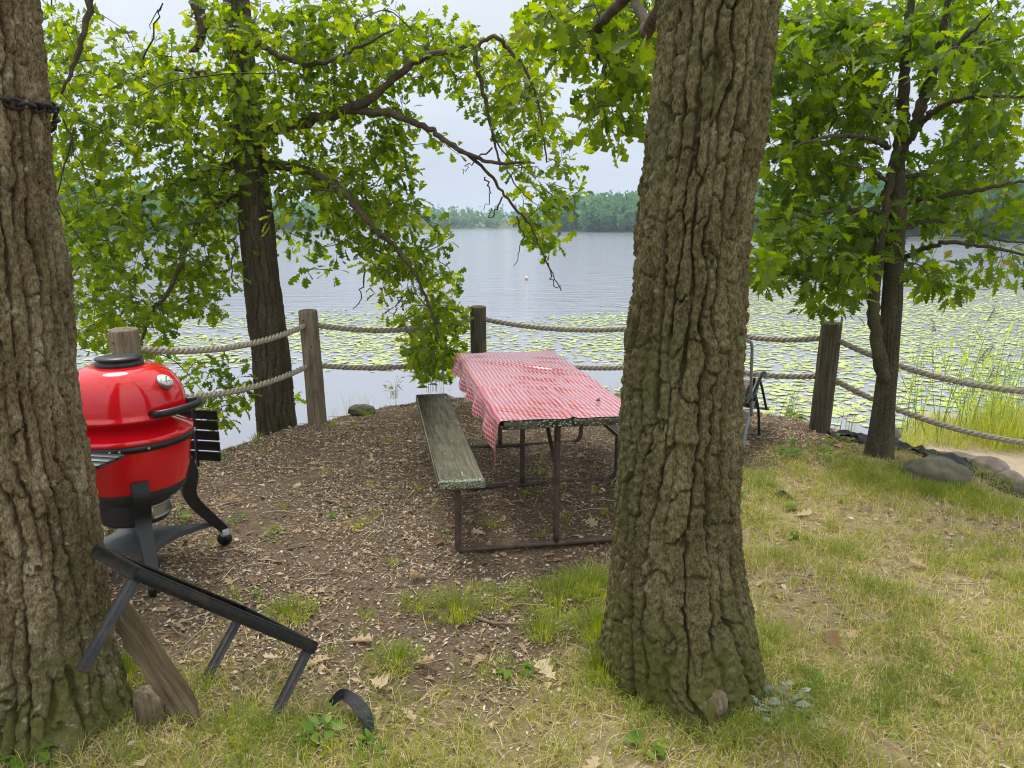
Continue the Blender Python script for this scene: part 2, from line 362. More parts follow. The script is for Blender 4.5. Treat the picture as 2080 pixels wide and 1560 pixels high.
M_FOREST = tinted('far_foliage', [(0, (0.04, 0.10, 0.04)), (0.5, (0.075, 0.165, 0.065)), (1, (0.14, 0.24, 0.08))], 0.8, 0.3)
M_BUOY = simple('buoy_white', (0.70, 0.62, 0.50), 0.5, 0, 0.1, 8)
M_BUOYO = simple('buoy_band', (0.55, 0.22, 0.08), 0.5)
M_TEAL = simple('teal_canopy', (0.04, 0.22, 0.20), 0.6)

def red_enamel():
    m, N, L, out = mat('red_enamel'); b = N('ShaderNodeBsdfPrincipled'); tcn = N('ShaderNodeTexCoord'); o = tcn.outputs['Object']
    n = noise(N, L, o, 5, 5, 0.7); r = ramp(N, [(0.35, (0.60, 0.003, 0.010)), (0.7, (0.70, 0.006, 0.014))]); L(n.outputs[0], r.inputs[0])
    sp_ = noise(N, L, o, 120, 2, 0.5); q = N('ShaderNodeMapRange'); q.inputs[1].default_value = 0.68; q.inputs[2].default_value = 0.75; q.inputs[4].default_value = 0.3; L(sp_.outputs[0], q.inputs[0])
    c = mixc(N, L, q.outputs[0], r.outputs[0], (0.25, 0.12, 0.08)); L(c, b.inputs['Base Color'])
    q2 = N('ShaderNodeMapRange'); q2.inputs[3].default_value = 0.05; q2.inputs[4].default_value = 0.17; L(n.outputs[0], q2.inputs[0]); L(q2.outputs[0], b.inputs['Roughness'])
    b.inputs['Coat Weight'].default_value = 0.3; b.inputs['Coat Roughness'].default_value = 0.06
    lo = noise(N, L, o, 26, 3); L(bump(N, L, lo.outputs[0], 0.25, 0.0025), b.inputs['Normal'])
    L(b.outputs[0], out.inputs[0]); return m
M_RED = red_enamel()
def gingham():
    m, N, L, out = mat('gingham_vinyl'); b = N('ShaderNodeBsdfPrincipled'); a = N('ShaderNodeAttribute', attribute_name='cuv'); s = N('ShaderNodeSeparateXYZ'); L(a.outputs['Vector'], s.inputs[0])
    st = []
    for k in (0, 1):
        f = N('ShaderNodeMath', operation='MULTIPLY'); L(s.outputs[k], f.inputs[0]); f.inputs[1].default_value = 1 / 0.025
        g_ = N('ShaderNodeMath', operation='FRACT'); L(f.outputs[0], g_.inputs[0]); h = N('ShaderNodeMath', operation='GREATER_THAN'); L(g_.outputs[0], h.inputs[0]); h.inputs[1].default_value = 0.5; st.append(h)
    ad = N('ShaderNodeMath', operation='ADD'); L(st[0].outputs[0], ad.inputs[0]); L(st[1].outputs[0], ad.inputs[1]); hf = N('ShaderNodeMath', operation='MULTIPLY'); hf.inputs[1].default_value = 0.5; L(ad.outputs[0], hf.inputs[0])
    r = ramp(N, [(0, (0.54, 0.42, 0.43)), (0.5, (0.47, 0.09, 0.12)), (1, (0.38, 0.010, 0.032))]); L(hf.outputs[0], r.inputs[0]); L(r.outputs[0], b.inputs['Base Color'])
    b.inputs['Roughness'].default_value = 0.22; b.inputs['Specular IOR Level'].default_value = 0.5; b.inputs['Coat Weight'].default_value = 0.15; b.inputs['Coat Roughness'].default_value = 0.2
    tcn = N('ShaderNodeTexCoord'); n = noise(N, L, tcn.outputs['Object'], 14, 4); L(bump(N, L, n.outputs[0], 0.5, 0.006), b.inputs['Normal'])
    L(b.outputs[0], out.inputs[0]); return m
M_CLOTH = gingham()
def ground_mat():
    m, N, L, out = mat('ground_soil'); b = N('ShaderNodeBsdfPrincipled'); tcn = N('ShaderNodeTexCoord'); o = tcn.outputs['Object']
    n1 = noise(N, L, o, 1.6, 6, 0.65); n2_ = noise(N, L, o, 55, 5, 0.75); n3 = noise(N, L, o, 14, 5, 0.7)
    d = ramp(N, [(0.3, (0.105, 0.072, 0.047)), (0.5, (0.175, 0.122, 0.08)), (0.72, (0.24, 0.175, 0.118))]); L(n1.outputs[0], d.inputs[0])
    d2 = ramp(N, [(0.32, (0.05, 0.035, 0.024)), (0.5, (0.15, 0.11, 0.075)), (0.68, (0.33, 0.26, 0.185))]); L(n2_.outputs[0], d2.inputs[0])
    c = mixc(N, L, 0.55, d.outputs[0], d2.outputs[0])
    g = ramp(N, [(0.3, (0.19, 0.155, 0.065)), (0.5, (0.33, 0.265, 0.135)), (0.7, (0.46, 0.38, 0.22))]); L(n3.outputs[0], g.inputs[0])
    a = N('ShaderNodeAttribute', attribute_name='tint'); s1 = N('ShaderNodeMapRange'); s1.inputs[1].default_value = 0; s1.inputs[2].default_value = 0.5; L(a.outputs['Fac'], s1.inputs[0])
    c = mixc(N, L, s1.outputs[0], c, g.outputs[0])
    sa = ramp(N, [(0.3, (0.36, 0.28, 0.19)), (0.7, (0.50, 0.41, 0.30))]); L(n3.outputs[0], sa.inputs[0])
    s2 = N('ShaderNodeMapRange'); s2.inputs[1].default_value = 0.6; s2.inputs[2].default_value = 0.9; L(a.outputs['Fac'], s2.inputs[0])
    c = mixc(N, L, s2.outputs[0], c, sa.outputs[0])
    L(c, b.inputs['Base Color']); b.inputs['Roughness'].default_value = 0.95; b.inputs['Specular IOR Level'].default_value = 0.1
    L(bump(N, L, n2_.outputs[0], 0.9, 0.02), b.inputs['Normal']); L(b.outputs[0], out.inputs[0]); return m
M_GROUND = ground_mat()
def water_mat():
    m, N, L, out = mat('lake_water'); b = N('ShaderNodeBsdfPrincipled'); tcn = N('ShaderNodeTexCoord'); o = tcn.outputs['Object']
    b.inputs['Base Color'].default_value = (0.24, 0.25, 0.30, 1); b.inputs['Roughness'].default_value = 0.10; b.inputs['IOR'].default_value = 1.33
    n1 = noise(N, L, o, 1.1, 3, 0.6, (0.55, 1.5, 1)); n2_ = noise(N, L, o, 4.5, 3, 0.6, (0.6, 1.4, 1)); big = noise(N, L, o, 0.05, 3, 0.5, (0.4, 1.3, 1))
    ad = N('ShaderNodeMath', operation='MULTIPLY_ADD'); L(n2_.outputs[0], ad.inputs[0]); ad.inputs[1].default_value = 0.32; L(n1.outputs[0], ad.inputs[2])
    # ripples die out in the sheltered shallows by the bank
    sx_ = N('ShaderNodeSeparateXYZ'); L(o, sx_.inputs[0]); q = N('ShaderNodeMapRange'); q.inputs[1].default_value = 11; q.inputs[2].default_value = 26; q.inputs[3].default_value = 0.12; q.inputs[4].default_value = 1.0; L(sx_.outputs[1], q.inputs[0])
    q2 = N('ShaderNodeMapRange'); q2.inputs[1].default_value = 0.35; q2.inputs[2].default_value = 0.65; q2.inputs[3].default_value = 0.6; q2.inputs[4].default_value = 1.15; L(big.outputs[0], q2.inputs[0])
    mu = N('ShaderNodeMath', operation='MULTIPLY'); L(q.outputs[0], mu.inputs[0]); L(q2.outputs[0], mu.inputs[1])
    bp = N('ShaderNodeBump'); bp.inputs['Distance'].default_value = 0.10; L(mu.outputs[0], bp.inputs['Strength']); L(ad.outputs[0], bp.inputs['Height']); L(bp.outputs[0], b.inputs['Normal'])
    L(b.outputs[0], out.inputs[0]); return m
M_WATER = water_mat()

# ------------------------------------------------------------ ground, lake, far shore
BANK = np.array([(-30, -25), (-30, 0.0), (-12, 1.2), (-6.5, 2.2), (-4.2, 3.2), (-3.1, 4.4), (-2.55, 5.4), (-2.05, 6.15), (-1.6, 6.9), (-0.9, 7.5), (-0.1, 7.85), (1.2, 7.8), (2.0, 7.3),
                 (2.7, 6.6), (3.0, 6.0), (3.3, 5.3), (3.4, 4.75), (3.9, 3.7), (5.2, 2.5), (9, 1.5), (30, 0.5), (30, -25)], float)
def sdist(x, y):
    """signed distance to the bank edge: negative on the bank"""
    P = np.stack([x, y], 1); d = np.full(len(P), 1e9); ins = np.zeros(len(P), bool); n = len(BANK)
    for i in range(n):
        a, b = BANK[i], BANK[(i + 1) % n]; ab = b - a; t = np.clip(((P - a) @ ab) / (ab @ ab), 0, 1)
        d = np.minimum(d, np.linalg.norm(P - a - t[:, None] * ab, axis=1))
        c = (a[1] > P[:, 1]) != (b[1] > P[:, 1])
        with np.errstate(all='ignore'): xi = (b[0] - a[0]) * (P[:, 1] - a[1]) / (b[1] - a[1] + 1e-12) + a[0]
        ins ^= c & (P[:, 0] < xi)
    return np.where(ins, -d, d)
WATER_Z = -0.9
def beachw(x, y): return sst(0.15, 1.0, x - 0.45 * y)
def gheight(x, y, fine=True):
    x = np.asarray(x, float); y = np.asarray(y, float); s = sdist(x, y); so = np.maximum(s, 0); wr = beachw(x, y)
    zl = -np.minimum(0.5 * so + 0.0, 1.6) ; zr = -0.42 * sst(0, 0.7, so) - 0.085 * so; zr = np.maximum(zr, -1.6)
    z = zl * (1 - wr) + zr * wr
    z = z - 0.05 * sst(-0.7, 0.0, s) * (s < 0) - 0.05 * (s >= 0)
    z = z + 0.02 * n2(x, y, 1.3, 3) * (1 - sst(0.5, 2, so))
    if fine: z = z + (0.008 * n2(x, y, 9, 5) + 0.0045 * n2(x, y, 45, 9, 2)) * (1 - sst(1, 3, so))
    return z
def grassy(x, y):
    """0 bare soil, 1 lawn"""
    yb = 2.12 + 0.25 * sst(-0.9, 0.0, x) + 0.85 * sst(0.0, 0.5, x); k = sst(0.75, 1.35, x); yb = yb * (1 - k) + 5.25 * k
    return sst(-0.45, 0.55, yb - y + 0.5 * n2(x, y, 1.7, 21) + 0.1)
def lines(a, b, fa, fb, fine, coarse):
    L_ = [np.arange(fa, fb, fine)]
    s = coarse; v = fa
    lo = []
    st = fine
    while v > a: st = min(st * 1.25, coarse); v -= st; lo.append(v)
    hi = []; v = fb; st = fine
    while v < b: hi.append(v); st = min(st * 1.25, coarse); v += st
    return np.concatenate([np.array(lo[::-1]), L_[0], np.array(hi)])
gx = lines(-60, 60, -3.6, 4.2, 0.033, 4); gy = lines(-25, 70, 1.5, 8.2, 0.033, 4)
X, Y = np.meshgrid(gx, gy, indexing='ij'); xf, yf = X.ravel(), Y.ravel()
zf = gheight(xf, yf); sdf = sdist(xf, yf)
gt = np.where(sdf < 0, 0.5 * grassy(xf, yf), 0.0)
gt = np.where((sdf > 0.25) & (beachw(xf, yf) > 0.4), 1.0, gt)
nx, ny = len(gx), len(gy); ii = (np.arange(nx - 1)[:, None] * ny + np.arange(ny - 1)[None]).ravel()
Qg = np.stack([ii, ii + ny, ii + ny + 1, ii + 1], 1)
g = Geo().add(np.stack([xf, yf, zf], 1), Qg, None, gt); o = obj('ground', g, M_GROUND); tag(o, kind='structure')
gw = lines(-900, 900, -30, 30, 2, 60); gv = lines(-40, 900, 4, 60, 2, 60)
X, Y = np.meshgrid(gw, gv, indexing='ij'); nn = len(gv); ii = (np.arange(len(gw) - 1)[:, None] * nn + np.arange(nn - 1)[None]).ravel()
o = obj('lake', Geo().add(np.stack([X.ravel(), Y.ravel(), np.full(X.size, WATER_Z)], 1), np.stack([ii, ii + nn, ii + nn + 1, ii + 1], 1)), M_WATER); tag(o, kind='structure')

SH = [(-1400, 90), (-300, 120), (100, 140), (300, 175), (560, 270), (700, 420), (1110, 420), (1140, 255), (1300, 238), (1600, 195), (1870, 132), (2400, 100), (3600, 75)]
sp_ = np.array([((px - 1040) / FPX * d, d) for px, d in SH])
sp_ = np.concatenate([spline(np.c_[sp_[i:i + 2], [0, 0]], 30)[:-1] for i in range(len(sp_) - 1)])[:, :2]
nrm = sp_ / np.linalg.norm(sp_, axis=1)[:, None]
rows = [(-4, -1.3), (0, -0.85), (3, -0.4), (14, 0.4), (60, 4), (160, 7)]
V = np.concatenate([np.c_[sp_ + nrm * a, np.full(len(sp_), z)] for a, z in rows]); n_ = len(sp_)
ii = (np.arange(len(rows) - 1)[:, None] * n_ + np.arange(n_ - 1)[None]).ravel()
M_SHORE = simple('far_shore_soil', (0.10, 0.12, 0.045), 0.9, 0, 0.3, 0.3)
o = obj('far_shore', Geo().add(V, np.stack([ii, ii + 1, ii + n_ + 1, ii + n_], 1)), M_SHORE); tag(o, kind='structure')
g = Geo()
for k in range(2100):
    i = rng.integers(0, n_); a = rng.random() ** 1.6 * 60 + 2
    b = sp_[i] + nrm[i] * a + rng.normal(0, 2.5, 2); z0 = -0.5 + a * 0.06
    if not (-1.0 < b[0] / b[1] < 1.0): continue
    Ht = rng.uniform(6.0, 10.5) * (0.8 if a < 6 else 1); w_ = Ht * rng.uniform(0.2, 0.33); m = 38 if b[1] > 300 else 52
    u = rng.normal(0, 1, (m, 3)); u /= np.linalg.norm(u, axis=1)[:, None]; u *= rng.uniform(0.75, 1.05, (m, 1))
    c = np.c_[u[:, 0] * w_, u[:, 1] * w_, u[:, 2] * Ht * 0.46 + Ht * 0.5] * (1 + 0.25 * np.sin(u[:, :1] * 5 + k)) + [b[0], b[1], z0]
    s = rng.uniform(0.5, 1.1, (m, 1)); e1 = rng.normal(0, 1, (m, 3)); e1 /= np.linalg.norm(e1, axis=1)[:, None]; e2 = np.cross(e1, rng.normal(0, 1, (m, 3))); e2 /= np.linalg.norm(e2, axis=1)[:, None]
    V = np.stack([c - e1 * s, c + e2 * s, c + e1 * s, c - e2 * s], 1).reshape(-1, 3)
    g.add(V, np.arange(m * 4).reshape(-1, 4), None, np.repeat(np.clip(rng.normal(rng.uniform(0.2, 0.8), 0.16, m), 0, 1), 4))
tag(obj('far_forest', g, M_FOREST, smooth=False), 'hazy green wooded shoreline across the lake', 'forest', kind='stuff')

# ------------------------------------------------------------ trunks
def trunk_geo(edges, d, d_top=None, ncol=360, dz=0.006, zlo=-0.1, zhi=3.0, pw=0.045, pl=0.22, depth=0.022, flare=0.16, roots=(), seed=0, ridge=0.5, ext=0.0):
    """edges: list of (py, xl, xr) silhouettes; axis at forward distance d"""
    A = []
    for py, xl, xr in edges:
        a, b = at(xl, py, d), at(xr, py, d); dep = d * cp - (a[2] - CH) * sp
        A.append((a[2], (a[0] + b[0]) / 2, (xr - xl) / 2 * dep / FPX))
    A = np.array(sorted(A)); n = int((zhi - zlo) / dz); z = np.linspace(zlo, zhi, n)
    def ex(zz, k):
        v = np.interp(zz, A[:, 0], A[:, k]); s = (A[-1, k] - A[-3, k]) / (A[-1, 0] - A[-3, 0])
        return np.where(zz > A[-1, 0], A[-1, k] + s * (zz - A[-1, 0]), v)
    kz = np.ones(61) / 61; zp = np.concatenate([np.full(30, z[0]), z, np.full(30, z[-1])])
    cx = np.convolve(np.pad(ex(z, 1), 30, 'edge'), kz, 'valid'); r = np.maximum(np.convolve(np.pad(ex(z, 2), 30, 'edge'), kz, 'valid'), 0.05)
    th = np.arange(ncol) * 2 * np.pi / ncol
    Z, TH = np.meshgrid(z, th, indexing='ij'); CX = np.repeat(cx[:, None], ncol, 1); RR = np.repeat(r[:, None], ncol, 1)
    fl = np.exp(-np.maximum(Z - zlo - 0.08, 0) / flare * 1.0)
    lob = 0.0
    for a, amp, wd in roots:
        dd = np.angle(np.exp(1j * (TH - a))); lob = lob + amp * np.exp(-(dd / wd) ** 2)
    rad = RR * (1 + 0.02 * fl) + lob * fl ** 1.1
    rf = RR.mean(); p = np.stack([np.cos(TH) * rf, np.sin(TH) * rf, Z], -1).reshape(-1, 3) + seed * 3.7
    N_ = max(8, int(round(2 * np.pi * rf / pw)))          # number of bark ridges round the stem
    w1 = vnoise(p * [5, 5, 1.8], seed + 1) * 0.9 + vnoise(p * [20, 20, 8], seed + 2) * 0.42 + vnoise(p * [70, 70, 45], seed + 4) * 0.13
    u = TH.reshape(-1) / (2 * np.pi) * N_ + w1; iu = np.floor(u); f = u - iu; ii_ = np.mod(iu, N_); bb = np.mod(np.round(u), N_)
    zz = p[:, 2] / pl + _h(ii_, ii_ * 0, ii_ * 0, seed) * 7 + 0.45 * vnoise(p * [10, 10, 5], seed + 5) + 0.10 * vnoise(p * [60, 60, 30], seed + 6)
    jz = np.floor(zz); g_ = zz - jz; hc = _h(ii_, jz, ii_ * 0, seed + 7); hd = _h(ii_, jz, ii_ * 0 + 1, seed + 7); hk = _h(ii_, np.round(zz), ii_ * 0 + 2, seed + 7)
    fd = 0.25 + 0.75 * sst(-0.45, 0.15, vnoise(np.stack([bb * 3.7, p[:, 2] * 5.5, bb * 0 + 0.5], 1), seed + 8))
    hw = 0.115 + 0.085 * vnoise(p * [14, 14, 7], seed + 9); ed_ = np.minimum(f, 1 - f)
    groove = 1 - (1 - sst(hw * 0.4, hw * 1.1, ed_)) * fd
    ez = np.minimum(g_, 1 - g_) * pl; gz_ = 1 - (1 - sst(0.0006, 0.0075 + 0.004 * vnoise(p * 30, seed + 10), ez)) * (hk > 0.3) * (0.35 + 0.4 * hk)
    fn = fbm(p * [85, 85, 60], 3, seed + 12); lump = vnoise(p * [5, 5, 2.5], seed + 13); pit = sst(0.35, 0.7, vnoise(p * [42, 42, 26], seed + 14))
    hgt_ = groove * gz_ * (0.78 + 0.22 * hc) + 0.07 * (1 - (2 * f - 1) ** 2) + ((g_ - 0.5) * (hd - 0.5) * 0.45 + (f - 0.5) * (hc - 0.5) * 0.35) * groove - 0.18 * pit * groove
    disp = depth * (hgt_ - 1.0) + depth * 0.17 * fn + depth * 0.10 * np.floor(3 * (vnoise(p * [26, 26, 12], seed + 15) + 1)) / 3 * groove + 0.009 * lump * ridge * 2
    R_ = rad.reshape(-1) + disp
    V = np.stack([CX.reshape(-1) + np.cos(TH).reshape(-1) * R_, d + np.sin(TH).reshape(-1) * R_ + 0 * Z.reshape(-1), Z.reshape(-1)], 1)
    k = np.arange(n - 1)[:, None] * ncol; j = np.arange(ncol)[None]; j2 = (j + 1) % ncol
    Q = np.stack([k + j, k + j2, k + ncol + j2, k + ncol + j], -1).reshape(-1, 4)
    return Geo().add(V, Q), (lambda zz: (float(np.interp(zz, z, cx)), float(np.interp(zz, z, r))))

# --- leaf templates
def leaf_tmpl(outline, fold=0.25, droop=0.35):
    o = np.array(outline); n = len(o); mid = np.c_[np.zeros(n), o[:, 0], np.zeros(n)]
    L_ = np.c_[-o[:, 1], o[:, 0] + 0.22 * o[:, 1] * (o[:, 0] < 0.97), o[:, 1] * fold]; R__ = L_ * [-1, 1, 1]
    V = np.concatenate([mid, L_, R__]); V[:, 2] -= droop * V[:, 1] ** 2 * 0.6
    T = []
    for k in range(n - 1):
        T += [(k, k + 1, n + k + 1), (k, n + k + 1, n + k), (k, 2 * n + k, 2 * n + k + 1), (k, 2 * n + k + 1, k + 1)]
    return V, np.array(T)
WO = [(0, 0.012), (0.18, 0.04), (0.29, 0.20), (0.40, 0.09), (0.54, 0.30), (0.66, 0.13), (0.79, 0.31), (1.02, 0.0)]
RO = [(0, 0.012), (0.14, 0.03), (0.24, 0.21), (0.31, 0.11), (0.44, 0.37), (0.55, 0.14), (0.66, 0.32), (0.76, 0.12), (0.85, 0.15), (1.06, 0.0)]
OV = [(0, 0.01), (0.15, 0.16), (0.4, 0.27), (0.7, 0.19), (1.0, 0.0)]
T_WO, T_RO, T_OV = leaf_tmpl(WO), leaf_tmpl(RO), leaf_tmpl(OV, 0.2, 0.4)
def rot_from(dirs, norms):
    y = dirs / (np.linalg.norm(dirs, axis=1)[:, None] + 1e-9); x = np.cross(y, norms); x /= np.linalg.norm(x, axis=1)[:, None] + 1e-9; z = np.cross(x, y)
    return np.stack([x, y, z], -1)
def place(tm, pos, M, sc_, tint):
    V, T = tm; n = len(pos)
    W = np.einsum('nij,mj->nmi', M, V) * np.asarray(sc_).reshape(-1, 1, 1) + pos[:, None]
    return W.reshape(-1, 3), (T[None] + (np.arange(n) * len(V))[:, None, None]).reshape(-1, 3), np.repeat(tint, len(V))

def foliage(tree, regions, nclu, d0, dsig, branches, tm, M_L, lsize, per=(6, 10), twig_r=0.0035, extra=None, tmean=0.5, nsingle=300, seed=1):
    """twigs grow from the nearest limb to each leaf spray; sprays fill the crown's volume"""
    r = np.random.default_rng(seed); C_ = []
    wts = np.array([q[2] * q[3] * (q[4] if len(q) > 4 else 1) for q in regions], float); wts /= wts.sum()
    for k in range(nclu):
        q = regions[r.choice(len(regions), p=wts)]; a = r.random() * 6.283; rr = math.sqrt(r.random())
        C_.append(at(q[0] + math.cos(a) * rr * q[2], q[1] + math.sin(a) * rr * q[3], d0 + r.normal(0, dsig) + (q[5] if len(q) > 5 else 0)))
    if extra is not None: C_ += list(extra)
    C_ = np.array(C_)
    nodes = np.concatenate([spline(b, 8) for b in branches]); dmin = np.array([np.sqrt(((nodes - c) ** 2).sum(1)).min() for c in C_])
    gt_ = Geo(); pos = []; drs = []; nr = []
    N_ = list(nodes); NA = np.array(N_)
    buf = np.zeros((len(NA) + len(C_) * 3, 3)); buf[:len(NA)] = NA; m = len(NA)
    for c in C_[np.argsort(dmin)]:
        dd = ((buf[:m] - c) ** 2).sum(1); i = dd.argmin(); a = buf[i]; ln = math.sqrt(dd[i]) + 1e-4
        mid = (a + c) / 2 + r.normal(0, 0.10 * ln, 3) + [0, 0, 0.07 * ln]
        P = spline([a, mid, c], 4); rr = min(twig_r * (0.8 + 1.6 * ln), 0.011)
        gt_.add(*tube(P, np.linspace(rr, rr * 0.45, len(P)), 4, False))
        buf[m] = mid; buf[m + 1] = c; m += 2
        n = r.integers(*per); dr = (c - a) / ln
        for q in range(n):
            t = r.uniform(0.45, 1.0) if q else 1.0; b = a + (c - a) * t if t < 0.999 else c
            o_ = dr * 0.5 + r.normal(0, 0.75, 3); o_[2] -= 0.25; o_ /= np.linalg.norm(o_)
            pos.append(b + o_ * lsize * r.uniform(0.1, 0.9)); drs.append(o_ + r.normal(0, 0.25, 3)); nn_ = r.normal(0, 0.62, 3); nn_[2] += 0.75; nr.append(nn_)
    pos = np.array(pos); M = rot_from(np.array(drs), np.array(nr)); n = len(pos); s = lsize * r.uniform(0.7, 1.2, n)
    patch = fbm(pos * 1.7, 2, seed) * 0.22
    tint = np.clip(r.normal(tmean, 0.24, n) + patch, 0, 0.97)
    X_, Y_, D_ = proj(pos); inf = (X_ > 0) & (X_ < 2080) & (Y_ > 0) & (Y_ < 1560)
    order = np.argsort(np.where(inf, D_, 1e6)); single = order[:nsingle]; rest = np.setdiff1d(np.arange(n), single)
    V, T, ti = place(tm, pos[rest], M[rest], s[rest], tint[rest])
    obj('foliage', Geo().add(V, None, T, ti), M_L, tree, kind='stuff')
    obj('twigs', gt_, M_TWIG, tree, kind='stuff')
    var = [mesh_np('leaf', tm[0], np.zeros((0, 4), int), tm[1], np.full(len(tm[0]), t)) for t in (0.2, 0.35, 0.5, 0.62, 0.75)]
    for q in var: q.materials.append(M_L)
    for i in single:
        o = bpy.data.objects.new('leaf', var[int(np.argmin(np.abs(np.array([0.2, 0.35, 0.5, 0.62, 0.75]) - tint[i])))]); COL.objects.link(o); o.parent = tree
        mm = np.eye(4); mm[:3, :3] = M[i] * s[i]; mm[:3, 3] = pos[i] - ORG[tree]; o.matrix_local = Matrix(mm.tolist())
    return n
def limb(tree, pts, r0, r1, M_B, name='branch', n=8, jit=0.02, seed=0):
    P = spline(pts, 8); r = np.random.default_rng(seed + 77); m = len(P)
    P[1:-1] += r.normal(0, 1, (m - 2, 3)) * jit * np.linspace(1, .4, m - 2)[:, None]; rad = np.linspace(r0, r1, m) * (1 + r.normal(0, 0.05, m))
    return obj(name, Geo().add(*tube(P, rad, n)), M_B, tree)

def bpx(pts, d):   # list of (px,py,dd)
    return [at(p[0], p[1], d + (p[2] if len(p) > 2 else 0)) for p in pts]

# --- big oak in the foreground
bigE = [(0, 1347, 1578), (150, 1330, 1560), (300, 1312, 1543), (450, 1296, 1522), (600, 1284, 1508), (800, 1264, 1500), (1000, 1252, 1497), (1150, 1246, 1502), (1230, 1240, 1516), (1320, 1236, 1535)]
D_BIG = 2.62
b0 = at(1400, 1400, D_BIG)
t_big = root('oak_tree', (float(b0[0]), D_BIG, 0), 'large oak with deeply furrowed mossy trunk in the right foreground', 'tree')
gB, axB = trunk_geo(bigE, D_BIG, ncol=360, dz=0.0068, zhi=2.75, pw=0.056, pl=0.17, depth=0.042, flare=0.17, roots=((-2.75, 0.01, 0.5), (-1.62, 0.12, 0.26), (-0.5, 0.035, 0.5), (1.2, 0.12, 0.6), (2.6, 0.1, 0.5)), seed=3)
obj('trunk', gB, M_BARK_BIG, t_big)
x3, r3 = axB(2.74)
top = [np.array([x3, D_BIG, 2.70]), np.array([x3 + 0.06, D_BIG, 3.5]), np.array([x3 + 0.1, D_BIG + 0.1, 4.6]), np.array([x3 + 0.05, D_BIG + 0.2, 6.0])]
limb(t_big, top, r3 * 1.0, 0.07, M_BARK_BIG, 'upper_trunk', 20, 0.01)
kn = at(1450, 1460, 2.33); kn[2] = 0.045; kn[1] += 0.025
a_ = np.arange(14) * 2 * np.pi / 14
obj('cut_root', Geo().add(*tube([kn + [0, 0.05, -0.10], kn + [0, 0.0, 0.02], kn + [0.0, -0.035, 0.06], kn + [0, -0.05, 0.065]], [0.05, 0.052, 0.042, 0.03], 12)), M_DEADW, t_big, label='grey cut root stub at the foot of the trunk')
fl_ = at(1502, 640, D_BIG); 
obj('bark_flap', Geo().add(*boxm(fl_ + [-0.012, 0.03, 0], (0.035, 0.05, 0.13), Rz(0.3), 0.008)), M_BARK_MID, t_big)
big_br = [[top[1], at(1330, 40, 3.4), at(1290, -20, 4.0), at(1230, 30, 4.5)], [top[1], at(1300, -60, 3.2), at(1215, 60, 4.2), at(1230, 150, 4.4)], [top[2], top[2] + [1.2, 1.0, 0.5], top[2] + [2.0, 1.8, 0.4]], [top[2], top[2] + [-1.2, 0.6, 0.7], top[2] + [-2.0, 1.0, 0.6]], [top[2], top[2] + [0.2, -1.3, 0.7]]]
for k, b in enumerate(big_br): limb(t_big, b, 0.035 if k < 2 else 0.05, 0.012, M_BARK_MID, seed=k)
exr = np.array([top[3] + np.array([math.cos(a) * q, math.sin(a) * q, rng.normal(-0.2, 0.6)]) for a, q in zip(rng.random(70) * 6.28, rng.random(70) ** 0.5 * 2.6)])
foliage(t_big, [(1235, 60, 95, 75), (1255, 175, 65, 70), (1235, 245, 60, 40), (1110, 25, 60, 35), (1310, 120, 30, 60), (1290, 20, 60, 40)], 120, 4.4, 0.35, big_br, T_WO, M_LEAF_A, 0.105, extra=exr, tmean=0.34, nsingle=250, seed=4)

# --- left oak
leftE = [(0, -178, 62), (200, -160, 82), (400, -140, 100), (600, -118, 126), (800, -98, 146), (1000, -72, 178), (1200, -54, 204), (1350, -46, 224)]
D_LEFT = 2.42
b0 = at(70, 1440, D_LEFT)
t_left = root('oak_tree', (float(b0[0]), D_LEFT, 0), 'oak trunk wrapped by a chain at the left edge', 'tree')
gL, axL = trunk_geo(leftE, D_LEFT, ncol=310, dz=0.0072, zhi=2.75, pw=0.040, pl=0.30, depth=0.033, flare=0.15, roots=((-0.9, 0.16, 0.35), (-1.9, 0.12, 0.4), (-0.1, 0.12, 0.4), (2.4, 0.1, 0.5)), seed=9, ridge=0.6)
obj('trunk', gL, M_BARK_LEFT, t_left)
x3, r3 = axL(2.74)
topL = [np.array([x3, D_LEFT, 2.70]), np.array([x3 - 0.08, D_LEFT, 3.6]), np.array([x3 - 0.1, D_LEFT + 0.1, 5.0]), np.array([x3, D_LEFT + 0.2, 6.2])]
limb(t_left, topL, r3, 0.06, M_BARK_LEFT, 'upper_trunk', 20, 0.01)
lb = [[topL[1], topL[1] + [0.8, 0.9, 0.5], topL[1] + [1.4, 1.8, 0.6]], [topL[2], topL[2] + [-1.4, 0.6, 0.3]], [topL[2], topL[2] + [0.9, -0.9, 0.5], topL[2] + [1.6, -1.5, 0.4]]]
for k, b in enumerate(lb): limb(t_left, b, 0.05, 0.012, M_BARK_MID, seed=k)
exl = np.array([topL[2] + np.array([math.cos(a) * q, math.sin(a) * q, rng.normal(0.6, 0.6)]) for a, q in zip(rng.random(200) * 6.28, rng.random(200) ** 0.5 * 2.5)])
foliage(t_left, [(40, -150, 60, 50)], 4, 2.6, 0.3, lb, T_WO, M_LEAF_A, 0.105, extra=exl, tmean=0.4, nsingle=0, seed=8)
st = gp(300, 1478); P = np.array([st + [0.0, 0.03, -0.06], st + [0.005, 0.01, 0.05], st + [0.0, 0.0, 0.11], st + [-0.01, 0, 0.15]])
V, Q, T = tube(spline(P, 5), np.interp(np.arange(16), [0, 8, 15], [0.055, 0.042, 0.02]), 18); V = V + vnoise(V * [60, 60, 14], 2)[:, None] * 0.012 * np.array([1, 1, 0.3])
obj('root_stub', Geo().add(V, Q, T), M_DEADW, t_left, label='splintered grey-brown dead root stub')

